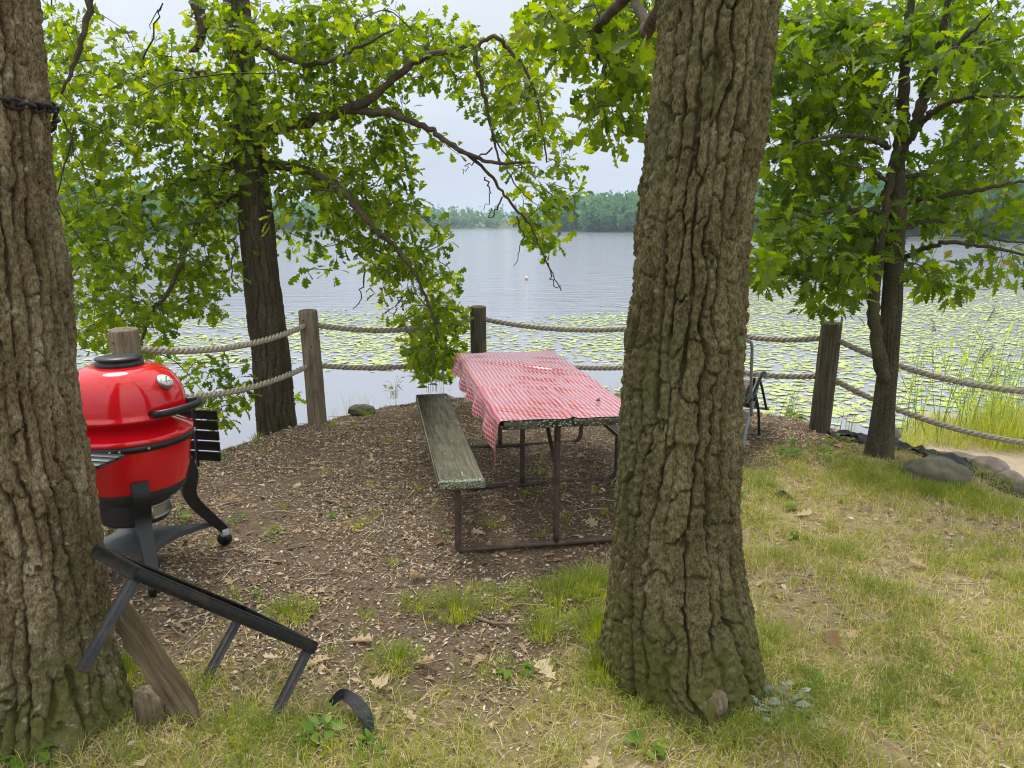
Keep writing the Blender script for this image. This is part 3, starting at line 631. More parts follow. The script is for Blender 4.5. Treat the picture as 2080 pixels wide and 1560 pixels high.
# --- shore oak behind the rope fence
D_MID = 6.95
midE = [(0, 455, 505), (100, 463, 512), (200, 468, 522), (300, 476, 544), (400, 482, 549), (500, 490, 558), (600, 500, 573), (700, 510, 584), (800, 520, 597), (860, 524, 603)]
b0 = at(560, 868, D_MID)
t_mid = root('oak_tree', (float(b0[0]), D_MID, float(b0[2])), 'spreading oak with long bent limbs behind the rope fence', 'tree')
gM, axM = trunk_geo(midE, D_MID, ncol=150, dz=0.018, zlo=-0.75, zhi=4.2, pw=0.05, pl=0.3, depth=0.024, flare=0.14, roots=((-1, 0.07, 0.5), (1.5, 0.08, 0.5), (3.0, 0.06, 0.5)), seed=15)
obj('trunk', gM, M_BARK_MID, t_mid)
x3, r3 = axM(4.18); topM = [np.array([x3, D_MID, 4.15]), np.array([x3, D_MID, 5.2]), np.array([x3 + 0.2, D_MID, 6.8])]
limb(t_mid, topM, r3, 0.05, M_BARK_MID, 'upper_trunk', 14, 0.01)
mb = [bpx([(520, 290), (560, 262, -.1), (640, 242, -.3), (700, 225, -.4), (760, 195, -.5), (850, 122, -.6), (955, 95, -.6), (1003, 72, -.6)], D_MID),
      bpx([(700, 225, -.4), (790, 232, -.5), (870, 262, -.6), (930, 302, -.6), (1000, 330, -.6), (1080, 330, -.6)], D_MID),
      bpx([(900, 282, -.6), (985, 345, -.55), (1030, 405, -.5), (1075, 455, -.5), (1095, 500, -.5), (1140, 590, -.5)], D_MID),
      bpx([(500, 320), (440, 345, .1), (370, 372, .3), (300, 400, .4), (210, 470, .5), (150, 560, .5)], D_MID),
      bpx([(535, 335), (620, 345, -.2), (690, 385, -.4), (760, 462, -.5), (810, 508, -.6), (860, 590, -.6), (890, 680, -.6)], D_MID),
      bpx([(490, 158), (420, 150, .2), (340, 140, .4), (265, 165, .5), (190, 200, .6)], D_MID),
      bpx([(500, 60), (560, 110, -.3), (640, 130, -.5), (720, 100, -.7), (800, 60, -.8)], D_MID),
      bpx([(395, 0, -.5), (410, 50, -.5), (400, 95, -.5), (385, 105, -.5)], D_MID),
      bpx([(490, 390), (420, 430, -.3), (380, 500, -.4), (345, 590, -.5), (300, 650, -.5), (290, 760, -.5), (380, 850, -.4)], D_MID),
      bpx([(960, 95, -.6), (985, 200, -.6), (1000, 270, -.55), (1020, 350, -.5)], D_MID),
      bpx([(1003, 72, -.6), (1060, 130, -.6), (1095, 220, -.6), (1110, 330, -.6)], D_MID),
      bpx([(200, -60, -1.0), (160, 100, -1.0), (125, 190, -1.0)], D_MID)]
mr_ = [(.058, .014), (.034, .009), (.016, .004), (.048, .010), (.045, .008), (.036, .008), (.03, .008), (.05, .012), (.032, .006), (.022, .006), (.018, .006), (.03, .01)]
for k, (b, q) in enumerate(zip(mb, mr_)): limb(t_mid, b, q[0], q[1], M_BARK_MID, n=9, jit=0.009, seed=k + 20)
gtw = Geo()      # dead hanging twigs
for k, (a, b, c) in enumerate([((1000, 270), (1040, 330), (1100, 345)), ((1000, 300), (960, 330), (940, 352)), ((1010, 310), (1050, 380), (1090, 420)), ((985, 360), (995, 390), (985, 425)), ((1050, 440), (1060, 480), (1045, 540)), ((1110, 520), (1120, 565), (1140, 590)), ((740, 540), (735, 600), (720, 630)), ((820, 590), (805, 620), (800, 645)), ((1020, 400), (1000, 440), (1000, 420)), ((480, 480), (470, 560), (500, 600)), ((290, 120), (330, 10), (300, 60)), ((120, 220), (160, 330), (215, 440)), ((150, 260), (120, 420), (230, 560)), ((480, 200), (455, 330), (440, 420)), ((505, 100), (500, 270), (470, 380)), ((520, 420), (525, 560), (545, 620))]):
    P = spline(bpx([a, b, c], D_MID - 0.55), 6); P[1:] += rng.normal(0, .012, (len(P) - 1, 3)); gtw.add(*tube(P, np.linspace(.008, .003, len(P)), 5))
obj('dead_twigs', gtw, M_TWIG, t_mid, kind='stuff')
midR = [(250, 190, 170, 130), (190, 380, 110, 150), (170, 580, 75, 110, .9), (300, 560, 120, 110, .8), (270, 680, 100, 60, .7), (440, 790, 70, 80, .8, -.3), (400, 260, 120, 130), (560, 130, 110, 120), (690, 50, 130, 60), (610, 310, 110, 100), (740, 370, 110, 85), (700, 140, 110, 90),
        (800, 470, 95, 85, 1.3), (840, 580, 80, 80, 1.5), (885, 680, 58, 70, 1.7), (880, 730, 45, 35, 1.5), (860, 110, 100, 70), (990, 140, 90, 75), (1075, 130, 60, 90), (1070, 240, 70, 65), (1100, 350, 65, 65), (1110, 440, 50, 55), (1100, 490, 35, 30), (640, 530, 45, 35), (580, 480, 55, 55), (920, 300, 40, 40, .6), (920, 465, 35, 18),
        (430, 530, 60, 110, .7), (460, 50, 70, 60), (130, 90, 50, 90), (590, 800, 20, 40, .5), (420, 400, 100, 80), (750, 250, 90, 70), (690, 430, 70, 70), (1160, 390, 25, 25, .7)]
exm = np.array([topM[1] + np.array([math.cos(a) * q, math.sin(a) * q, rng.normal(0.5, 0.8)]) for a, q in zip(rng.random(70) * 6.28, rng.random(70) ** 0.5 * 3.2)])
foliage(t_mid, midR, 1620, D_MID + 0.05, 0.45, mb, T_WO, M_LEAF_A, 0.102, per=(7, 11), extra=exm, tmean=0.37, nsingle=300, seed=2)

# --- young red oak on the right
D_SM = 5.45
smE = [(420, 1808, 1838), (500, 1800, 1838), (600, 1793, 1831), (700, 1788, 1826), (800, 1778, 1818), (860, 1771, 1815), (905, 1764, 1813), (935, 1755, 1818)]
b0 = at(1787, 932, D_SM)
t_sm = root('young_oak_tree', (float(b0[0]), D_SM, float(b0[2])), 'young twin-stemmed oak with pointed leaves beside the right post', 'tree')
gS, axS = trunk_geo(smE, D_SM, ncol=120, dz=0.014, zlo=-0.12, zhi=1.95, pw=0.03, pl=0.12, depth=0.006, flare=0.08, roots=((-1.2, 0.03, 0.5), (0.6, 0.03, 0.5), (3, 0.03, 0.5)), seed=25)
obj('trunk', gS, M_BARK_SM, t_sm)
sb = [bpx([(1823, 440), (1822, 360), (1830, 280), (1836, 200), (1838, 120), (1850, 0), (1855, -120)], D_SM),
      bpx([(1826, 300), (1858, 255, -.1), (1880, 190, -.15), (1903, 110, -.2), (1925, 10, -.3), (1940, -100, -.3)], D_SM),
      bpx([(1795, 770, -.08), (1780, 690, -.1), (1776, 600, -.12), (1790, 470, -.12), (1808, 360, -.1), (1824, 295, -.05)], D_SM),
      bpx([(1805, 300, -.05), (1770, 280, -.3), (1720, 275, -.5), (1670, 280, -.7), (1610, 300, -.8)], D_SM),
      bpx([(1822, 262), (1782, 215, .3), (1745, 188, .6), (1690, 150, .8)], D_SM),
      bpx([(1862, 250, -.1), (1900, 226, -.3), (1960, 200, -.5), (2090, 196, -.7)], D_SM),
      bpx([(1800, 430, -.1), (1720, 425, -.3), (1640, 436, -.5), (1555, 446, -.6)], D_SM),
      bpx([(1838, 360), (1900, 345, .3), (1970, 346, .5), (2090, 350, .6)], D_SM),
      bpx([(1838, 410), (1940, 396, -.3), (2020, 378, -.5), (2100, 366, -.6)], D_SM),
      bpx([(1826, 535), (1870, 506, -.2), (1930, 494, -.4), (2010, 502, -.5), (2100, 522, -.6)], D_SM),
      bpx([(1834, 462), (1885, 450, .2), (1950, 458, .4), (2030, 488, .5), (2090, 492, .5)], D_SM),
      bpx([(1903, 112, -.2), (1960, 78, -.4), (2010, 28, -.5)], D_SM), bpx([(1906, 112, -.2), (1985, 88, 0), (2090, 70, .2)], D_SM),
      bpx([(1800, 520, -.1), (1720, 530, .2), (1660, 550, .4), (1580, 560, .4)], D_SM), bpx([(1812, 370, -.1), (1760, 345, -.4), (1700, 330, -.6)], D_SM)]
sr = [(.055, .02), (.05, .015), (.05, .026), (.02, .007), (.028, .008), (.024, .009), (.018, .006), (.018, .007), (.022, .008), (.020, .008), (.018, .007), (.018, .006), (.016, .006), (.014, .005), (.016, .005)]
for k, (b, q) in enumerate(zip(sb, sr)): limb(t_sm, b, q[0], q[1], M_BARK_SM, 'stem' if k < 3 else 'branch', n=9, jit=0.008, seed=k + 50)
smR = [(1600, 120, 90, 120), (1590, 320, 85, 110), (1580, 490, 70, 90), (1680, 100, 110, 100), (1690, 300, 90, 90), (1680, 470, 90, 80), (1690, 580, 60, 60), (1780, 60, 110, 60), (1960, 40, 120, 60), (1990, 150, 100, 80), (2000, 290, 90, 80), (1900, 330, 70, 60), (2000, 420, 90, 50, .8), (1870, 560, 45, 40), (1930, 560, 50, 35, .8), (2030, 535, 55, 35, .8), (1760, 200, 70, 70), (1770, 470, 60, 70, .7), (1540, 560, 35, 35), (1880, 420, 60, 40, .7), (1740, 520, 70, 60), (1900, 60, 70, 60)]
exs = np.array([at(1840, -150, D_SM) + np.array([math.cos(a) * q, math.sin(a) * q, abs(rng.normal(0.2, 0.6))]) for a, q in zip(rng.random(50) * 6.28, rng.random(50) ** 0.5 * 2.0)])
foliage(t_sm, smR, 800, D_SM + 0.30, 0.48, sb, T_RO, M_LEAF_B, 0.105, per=(7, 11), twig_r=0.003, extra=exs, tmean=0.36, nsingle=300, seed=6)

# ------------------------------------------------------------ rope fence
PO = [(-230, 640, 4.0, .17, 'off'), (250, 668, 4.75, .175, 'post with pale top standing behind the red grill'), (625, 630, 6.55, .158, 'weathered brown post in front of the spreading oak'), (971, 622, 7.2, .152, 'dark grey post behind the far end of the picnic table'),
      (1400, 640, 6.95, .155, 'post mostly hidden behind the large foreground trunk'), (1690, 655, 6.25, .165, 'dark brown post beside the young twin-stemmed oak'), (2330, 640, 5.2, .165, 'off')]
posts = []
for k, (px, py, d, wd, lab) in enumerate(PO):
    t = at(px, py, d); zb = float(gheight(np.array([t[0]]), np.array([d]), False)[0]); t[2] = min(t[2], 1.08)
    lean = {2: -0.035, 5: 0.03}.get(k, 0.0)
    rt = root('fence_post', (float(t[0] - lean), d, zb), 'round wooden ' + lab if lab != 'off' else ('round wooden fence post beyond the left edge of the picture' if k == 0 else 'round wooden fence post beyond the right edge of the picture'), 'fence post', 'rope fence posts along the bank')
    n = 40; zs = np.concatenate([np.linspace(zb - 0.3, t[2] - 0.012, 40), [t[2] - 0.004, t[2], t[2]]]); rr = np.concatenate([np.full(40, wd / 2), [wd / 2 - 0.004, wd / 2 - 0.012, 0.001]])
    rr[:40] *= np.linspace(1.05, 0.98, 40); a = np.arange(n) * 2 * np.pi / n
    Z, A = np.meshgrid(zs, a, indexing='ij'); f = np.clip((zs - zb) / (t[2] - zb), -1, 1)
    p = np.stack([np.cos(A) * 0.1, np.sin(A) * 0.1, Z], -1).reshape(-1, 3) + k * 5
    dp = 0.004 * fbm(p * [40, 40, 2], 3, k) - 0.008 * sst(0.72, 0.9, vnoise(p * [60, 60, 1.6], k + 4)); R_ = np.maximum(np.repeat(rr[:, None], n, 1).ravel() + dp * (np.repeat(rr[:, None], n, 1).ravel() > 0.01), 0.0005)
    V = np.stack([(t[0] - lean + lean * f)[:, None].repeat(n, 1).ravel() + np.cos(A).ravel() * R_, d + np.sin(A).ravel() * R_, Z.ravel() + 0.004 * np.sin(A).ravel() * (Z.ravel() > t[2] - 0.02)], 1)
    kk = np.arange(len(zs) - 1)[:, None] * n; j = np.arange(n)[None]; j2 = (j + 1) % n
    obj('shaft', Geo().add(V, np.stack([kk + j, kk + j2, kk + n + j2, kk + n + j], -1).reshape(-1, 4)), M_POST if k in (1, 2) else M_POST_D, rt)
    posts.append((t[0], d, t[2], rt))
    if k in (1, 2, 5):
        gb = Geo()
        for q in range(4):
            bz = t[2] - 0.08 - 0.2 * q - 0.03 * (q % 2); ax = -1.57 + (0.3 if q % 2 else -0.35); c = np.array([t[0] - lean + lean * ((bz - zb) / (t[2] - zb)), d, bz]); o1 = np.array([math.cos(ax), math.sin(ax), 0])
            gb.add(*tube([c + o1 * (wd / 2 - 0.02), c + o1 * (wd / 2 + 0.0025)], 0.008, 8))
        obj('drill_hole', gb, M_INK, rt)
# rope heights read off the posts (upper, lower)
RZ = [(0.78, 0.42), (at(250, 706, 4.75)[2], at(250, 806, 4.75)[2]), (at(625, 658, 6.55)[2], at(625, 740, 6.55)[2]), (at(971, 646, 7.2)[2], at(971, 719, 7.2)[2]), (at(1400, 652, 6.95)[2], at(1400, 735, 6.95)[2]), (at(1690, 684, 6.25)[2], at(1690, 764, 6.25)[2]), (0.55, 0.12)]
SAG = [(.12, .12), (.10, .10), (.085, .075), (.10, .095), (.085, .05), (.17, .16)]
for lv, lab in ((0, 'upper twisted grey rope strung through the bank posts'), (1, 'lower twisted grey rope strung through the bank posts')):
    path = []
    for k in range(len(posts) - 1):
        a = np.array([posts[k][0], posts[k][1], RZ[k][lv]]); b = np.array([posts[k + 1][0], posts[k + 1][1], RZ[k + 1][lv]]); m = int(np.linalg.norm(b - a) / 0.016)
        t = np.linspace(0, 1, m, endpoint=False)[:, None]; P = a + (b - a) * t; P[:, 2] -= SAG[k][lv] * 4 * (t * (1 - t)).ravel(); path.append(P)
    P = np.concatenate(path); s = np.concatenate([[0], np.cumsum(np.linalg.norm(np.diff(P, axis=0), axis=1))])
    tg = np.gradient(P, axis=0); tg /= np.linalg.norm(tg, axis=1)[:, None]; u = np.cross(tg, [0, 0, 1.0]); u /= np.linalg.norm(u, axis=1)[:, None]; v = np.cross(u, tg)
    g = Geo(); rr = 0.0235
    for q in range(3):
        ph = s / 0.14 * 2 * np.pi + q * 2.0944; g.add(*tube(P + (u * np.cos(ph)[:, None] + v * np.sin(ph)[:, None]) * rr * 0.60, rr * 0.50, 7))
    tag(obj('rope', g, M_ROPE, loc=(float(P[0][0]), float(P[0][1]), float(P[0][2]))), lab, 'rope', 'ropes of the bank fence')

# ------------------------------------------------------------ picnic table
TC = np.array([0.13, 4.72, 0.0]); TA = R(10.2)
tl = lambda x, y, z: TC + Rz(TA) @ np.array([x, y, 0.0]) + [0, 0, z]
pt = root('picnic_table', tuple(TC), 'weathered picnic table on brown pipe legs facing the lake', 'picnic table')
RT = Rz(TA)
for k in range(4):
    V, Q, T = boxm(TC + [-0.27 + 0.18 * k, rng.normal(0, .006), 0.715], (0.1785, 2.04, 0.042), None, 0.003); obj('top_board', Geo().add(V, Q, T), M_TOPW, pt).rotation_euler.z = TA
def board(x, wd, nm):
    n = 60; g = Geo(); V, Q, T = boxm(TC + [x, 0, 0.415], (wd, 2.05, 0.042), None, 0.008); V[:, 2] += 0.002 * vnoise(V * 20, 3); g.add(V, Q, T); o = obj(nm, g, M_BENCH, pt); o.rotation_euler.z = TA; return o
board(-0.57, 0.24, 'bench_seat'); board(0.60, 0.24, 'bench_seat')
def pipe(pts, nm, r=0.0175): return obj(nm, Geo().add(*tube(spline([tl(*p) for p in pts], 6), r, 10)), M_PIPE, pt)
for yv in (-0.89, 0.07, 0.98):
    z0 = 0.012
    pipe([(-0.58, yv, 0.40), (-0.58, yv, 0.16), (-0.58, yv, z0 + 0.03), (-0.568, yv, z0 + 0.006), (-0.54, yv, z0), (0.0, yv, z0), (0.5, yv, z0), (0.56, yv, z0 + 0.008), (0.595, yv, z0 + 0.05), (0.60, yv, 0.16), (0.60, yv, 0.40)], 'ground_frame')
    pipe([(-0.05, yv, 0.02), (-0.05, yv, 0.35), (-0.05, yv, 0.70)], 'centre_leg')
    beam_g = Geo(); beam(beam_g, tl(-0.34, yv + 0.03, 0.68), tl(0.34, yv + 0.03, 0.68), 0.03, 0.03); obj('cross_bar', beam_g, M_PIPE, pt)
pipe([(-0.05, -0.87, 0.42), (-0.05, -0.55, 0.69)], 'diagonal_brace', 0.012)
pipe([(-0.05, 0.96, 0.42), (-0.05, 0.5, 0.69)], 'diagonal_brace', 0.012)
# crusty lichen on the near ends of the boards
ico_ = np.array([(0, 0, 1), (.9, 0, .3), (.28, .85, .3), (-.72, .53, .3), (-.72, -.53, .3), (.28, -.85, .3), (0, 0, -.4)]); it_ = np.array([(0, 1, 2), (0, 2, 3), (0, 3, 4), (0, 4, 5), (0, 5, 1), (6, 2, 1), (6, 3, 2), (6, 4, 3), (6, 5, 4), (6, 1, 5)])
M_LICH = tinted('crust_lichen', [(0, (0.16, 0.22, 0.12)), (0.5, (0.30, 0.37, 0.25)), (1, (0.46, 0.50, 0.38))], 0.9)
g = Geo(); rl = np.random.default_rng(77)
for k in range(420):
    if k < 260: xl_, yl_, zl_ = -0.57 + rl.uniform(-0.118, 0.118), -1.025 + abs(rl.normal(0, 0.022)) * (1 if k % 3 else 0) , 0.436 if k % 3 else rl.uniform(0.40, 0.436)
    else: xl_, yl_, zl_ = rl.uniform(-0.34, 0.35) if k % 2 else rl.normal(-0.05, 0.12), -1.021, rl.uniform(0.695, 0.735)
    g.add((ico_ * rl.uniform(0.6, 1.3, (7, 1))) * rl.uniform(0.003, 0.008) + tl(xl_, yl_, zl_), None, it_, float(rl.random()))
obj('lichen', g, M_LICH, pt, kind='stuff')
# vinyl cloth
nu, nv = 110, 190
U, Vv = np.meshgrid(np.linspace(0, 1, nu), np.linspace(0, 1, nv), indexing='ij')
hangL = 0.15 + 0.10 * np.clip(1 - Vv / 0.18, 0, 1) ** 1.5 + 0.012 * np.sin(Vv * 21); hangR = 0.13 + 0.02 * np.sin(Vv * 14 + 1)
W2 = 0.362; su = -W2 - hangL + U * (2 * W2 + hangL + hangR); y0 = -1.023 - 0.035 * np.clip(1 - U / 0.25, 0, 1); sv = y0 + Vv * (2.06 + 0.085 - (y0 + 1.023))
def drape(s, lim, r=0.02):
    o_ = np.maximum(np.abs(s) - lim, 0); arc = r * np.pi / 2
    ang = np.clip(o_ / r, 0, np.pi / 2); out = r * np.sin(ang); dn = r * (1 - np.cos(ang)) + np.maximum(o_ - arc, 0)
    return np.sign(s) * (np.minimum(np.abs(s), lim) + out), dn
xx, dn1 = drape(su, W2); yy, dn2 = drape(np.where(sv > 0, sv, np.minimum(sv, 0) * 0.999), 1.025); dn2 = np.where(sv < 0, 0, dn2); yy = np.where(sv < 0, sv, yy)
p = np.stack([su.ravel() * 1.0, sv.ravel(), np.zeros(su.size)], 1)
wr = 0.006 * np.abs(vnoise(p * [9, 3, 1] + 4, 3)).reshape(su.shape) + 0.004 * vnoise(np.stack([(su + sv * 1.6).ravel() * 7, (sv - su * 0.5).ravel() * 1.5, np.zeros(su.size)], 1), 9).reshape(su.shape)
wr *= 1.6
wr += 0.014 * np.exp(-((su * 0.8 + (sv - 0.42)) / 0.02) ** 2) * sst(0.5, 0.1, np.abs(su)) + 0.009 * np.exp(-((su - 0.06 - 0.06 * sv) / 0.012) ** 2) * sst(0.3, -0.4, sv)
hang = dn1 > 0.03
xo = xx + np.where(dn1 > 0, np.sign(su) * (0.018 * np.sin(sv * 16 + 0.7 * np.sin(sv * 5)) + 0.02) * np.clip(dn1 / 0.12, 0, 1), 0)
zz = 0.7385 + np.where(hang, 0, np.maximum(wr, 0.0008)) - np.minimum(dn1 + dn2 * 0.85, 0.4); yo = yy + 0.01 * np.sin(su * 20) * (dn2 > 0.02)
Vc = np.stack([xo.ravel(), yo.ravel(), zz.ravel()], 1) @ RT.T + TC
ii = (np.arange(nu - 1)[:, None] * nv + np.arange(nv - 1)[None]).ravel()
cl = obj('tablecloth', Geo().add(Vc, np.stack([ii, ii + nv, ii + nv + 1, ii + 1], 1)), M_CLOTH, loc=tuple(TC + [0, 0, 0.74]), vec=p)
tag(cl, 'red and white gingham vinyl cloth draped over the picnic table', 'tablecloth')
nb = tl(0.22, -0.72, 0.748); V, Q = lathe([(0.001, 0), (0.012, 0.002), (0.014, 0.008), (0.006, 0.016), (0.001, 0.018)], nb, 9); V[:, :2] += vnoise(V * 90, 1)[:, None] * 0.006
tag(obj('acorn_cap', Geo().add(V, Q), M_DEADW, loc=tuple(nb)), 'small dark acorn bit lying on the gingham cloth', 'acorn')

# ------------------------------------------------------------ kamado grill
GC = np.array([-1.895, 3.60, 0.0]); AF = R(-11)
gr = root('kamado_grill', tuple(GC), 'glossy red ceramic kamado grill on black legs behind the left trunk', 'grill')
def gl(r, az, z): return GC + [r * math.cos(AF + az), r * math.sin(AF + az), z]
S_ = 0.297
def arc(r0, z0, r1, z1, n, p=2.0):
    t = np.linspace(0, np.pi / 2, n); return [(r0 + (r1 - r0) * np.sin(q) ** (2 / p), z0 + (z1 - z0) * (1 - np.cos(q) ** (2 / p))) for q in t]
dome = [(S_ * 0.72, 0.816), (S_ * 0.95, 0.806), (S_ * 1.0, 0.806), (S_ * 1.015, 0.812), (S_ * 1.01, 0.819), (S_ * 0.96, 0.828)]
tt = np.linspace(0.02, 1, 26); dome += [(S_ * 0.955 * math.cos(q * 1.22) ** 0.92, 0.830 + 0.205 * math.sin(q * 1.5708) ** 1.0) for q in tt]
lid = obj('lid', Geo().add(*lathe(dome, GC, 96)), M_RED, gr)
rt_ = dome[-1][0]
obj('top_vent', Geo().add(*lathe([(rt_ * 0.9, 1.020), (rt_ * 1.02, 1.026), (rt_ * 1.02, 1.052), (rt_ * 0.92, 1.056), (rt_ * 0.9, 1.062), (rt_ * 1.0, 1.066), (rt_ * 0.98, 1.074), (rt_ * 0.6, 1.080), (0.001, 1.082)], GC, 48)), M_BLACK, gr)
obj('bowl', Geo().add(*lathe([(S_ * 0.70, 0.815), (S_ * 0.68, 0.785), (S_ * 0.74, 0.762), (S_ * 1.0, 0.724), (S_ * 1.035, 0.716), (S_ * 1.035, 0.702), (S_ * 0.99, 0.695), (S_ * 0.985, 0.655), (S_ * 0.965, 0.60), (S_ * 0.925, 0.52), (S_ * 0.87, 0.455)], GC, 96)), M_RED, gr)
obj('band', Geo().add(*lathe([(S_ * 0.99, 0.698), (S_ * 1.03, 0.697), (S_ * 1.03, 0.668), (S_ * 0.98, 0.666)], GC, 96)), M_BLACK, gr)
obj('lower_bowl', Geo().add(*lathe([(S_ * 0.875, 0.456), (S_ * 0.875, 0.452), (S_ * 0.84, 0.42), (S_ * 0.72, 0.385), (S_ * 0.5, 0.365), (0.001, 0.36)], GC, 72)), M_CERAM, gr)
obj('ash_base', Geo().add(*lathe([(0.165, 0.40), (0.165, 0.275), (0.155, 0.258), (0.001, 0.255)], GC, 48)), M_CERAM, gr)
dr = Geo()
for z in (0.288, 0.348):
    dr.add(*tube([gl(0.168, a, z) for a in np.linspace(-0.45, 0.45, 12)], 0.007, 6))
for a in (-0.45, 0.45): dr.add(*tube([gl(0.168, a, 0.288), gl(0.168, a, 0.348)], 0.007, 6))
V = np.array([gl(0.1675, a, z) for a in np.linspace(-0.45, 0.45, 12) for z in (0.288, 0.348)]); dr.add(V, [[2 * k, 2 * k + 2, 2 * k + 3, 2 * k + 1] for k in range(11)])
obj('draft_door', dr, M_STEEL, gr)
bolt = Geo()
for a in (-1.15, -1.02, -0.62, 0.5, 0.62): bolt.add(*tube([gl(S_ * 1.02, a, 0.682), gl(S_ * 1.055, a, 0.682)], 0.006, 8))
obj('band_bolts', bolt, M_STEEL, gr)
# handle: an arched bar standing off the lid's front
hp = [gl(S_ * 0.95, -0.50, 0.838), gl(S_ * 1.14, -0.46, 0.842), gl(S_ * 1.22, -0.25, 0.846), gl(S_ * 1.235, 0, 0.848), gl(S_ * 1.22, 0.25, 0.846), gl(S_ * 1.14, 0.46, 0.842), gl(S_ * 0.95, 0.50, 0.838)]
P = spline(hp, 8); V, Q, T = tube(P, 0.014, 10); V[:, 2] = 0.845 + (V[:, 2] - 0.845) * 1.35; obj('handle', Geo().add(V, Q, T), M_BLACK, gr)
# thermometer on the lid above the handle
zt = 0.962; rt2 = np.interp(zt, [q[1] for q in dome[5:]], [q[0] for q in dome[5:]]); tc_ = gl(rt2 + 0.002, -0.08, zt)
nrm_ = np.array([math.cos(AF - 0.08) * 0.62, math.sin(AF - 0.08) * 0.62, 0.80]); nrm_ /= np.linalg.norm(nrm_); FM = frame3(nrm_, np.array([0, 0, 1.0]))
th = obj('thermometer', Geo().add(*tube([tc_ - nrm_ * 0.01, tc_ + nrm_ * 0.014, tc_ + nrm_ * 0.018, tc_ + nrm_ * 0.018], [0.040, 0.040, 0.037, 0.034], 28)), M_STEEL, gr)
obj('dial', Geo().add(*tube([tc_ + nrm_ * 0.017, tc_ + nrm_ * 0.0195], 0.034, 28)), M_DIAL, th)
nd = Geo(); ey, ez = FM[:, 1], FM[:, 2]
beam(nd, tc_ + nrm_ * 0.0205 + (ey + ez) * -0.016, tc_ + nrm_ * 0.0205 + (ey + ez) * 0.016, 0.004, 0.002, nrm_, 0)
for k in range(9):
    a = R(-220 + k * 32); q = math.cos(a) * ey + math.sin(a) * ez; beam(nd, tc_ + nrm_ * 0.0203 + q * 0.025, tc_ + nrm_ * 0.0203 + q * 0.031, 0.003, 0.0015, nrm_, 0)
for k in range(7): beam(nd, tc_ + nrm_ * 0.0204 + ey * (-0.016 + 0.005 * k) - ez * 0.010, tc_ + nrm_ * 0.0204 + ey * (-0.014 + 0.005 * k) - ez * (0.016 if k % 2 else 0.013), 0.0015, 0.0015, nrm_, 0)
obj('needle', nd, M_INK, th)
# hinge at the back
hg = Geo()
for a in (-0.12, 0.12): beam(hg, gl(S_ * 1.0, math.pi + a, 0.60), gl(S_ * 1.04, math.pi + a, 0.86), 0.03, 0.012, (1, 0, 0))
obj('hinge', hg, M_BLACK, gr)
# side shelves: near one raised, far one hanging
for sgn, nm in ((-1, 'raised'), (1, 'folded')):
    az = sgn * math.pi / 2; er = np.array([math.cos(AF + az), math.sin(AF + az), 0]); et = np.array([math.cos(AF), math.sin(AF), 0])
    br = Geo()
    for s in (-0.14, 0.14):
        c = GC + er * (S_ * 0.98) + et * s
        if sgn < 0: beam(br, c + [0, 0, 0.66], c + er * 0.30 + [0, 0, 0.675], 0.016, 0.02)
        else: beam(br, c + er * 0.05 + [0, 0, 0.75], c + er * 0.05 + [0, 0, 0.42], 0.016, 0.014, er)
    shp = obj('shelf_bracket', br, M_BLACK, gr)
    for q in range(5):
        sg = Geo(); c = GC + er * (S_ * 1.08)
        if sgn < 0: beam(sg, c + er * (0.03 + 0.058 * q) - et * 0.24 + [0, 0, 0.69], c + er * (0.03 + 0.058 * q) + et * 0.24 + [0, 0, 0.69], 0.05, 0.016)
        else: beam(sg, c + er * 0.065 - et * 0.25 + [0, 0, 0.70 - 0.058 * q], c + er * 0.065 + et * 0.25 + [0, 0, 0.70 - 0.058 * q], 0.05, 0.016, er)
        obj('shelf_slat', sg, M_BLACK, gr)
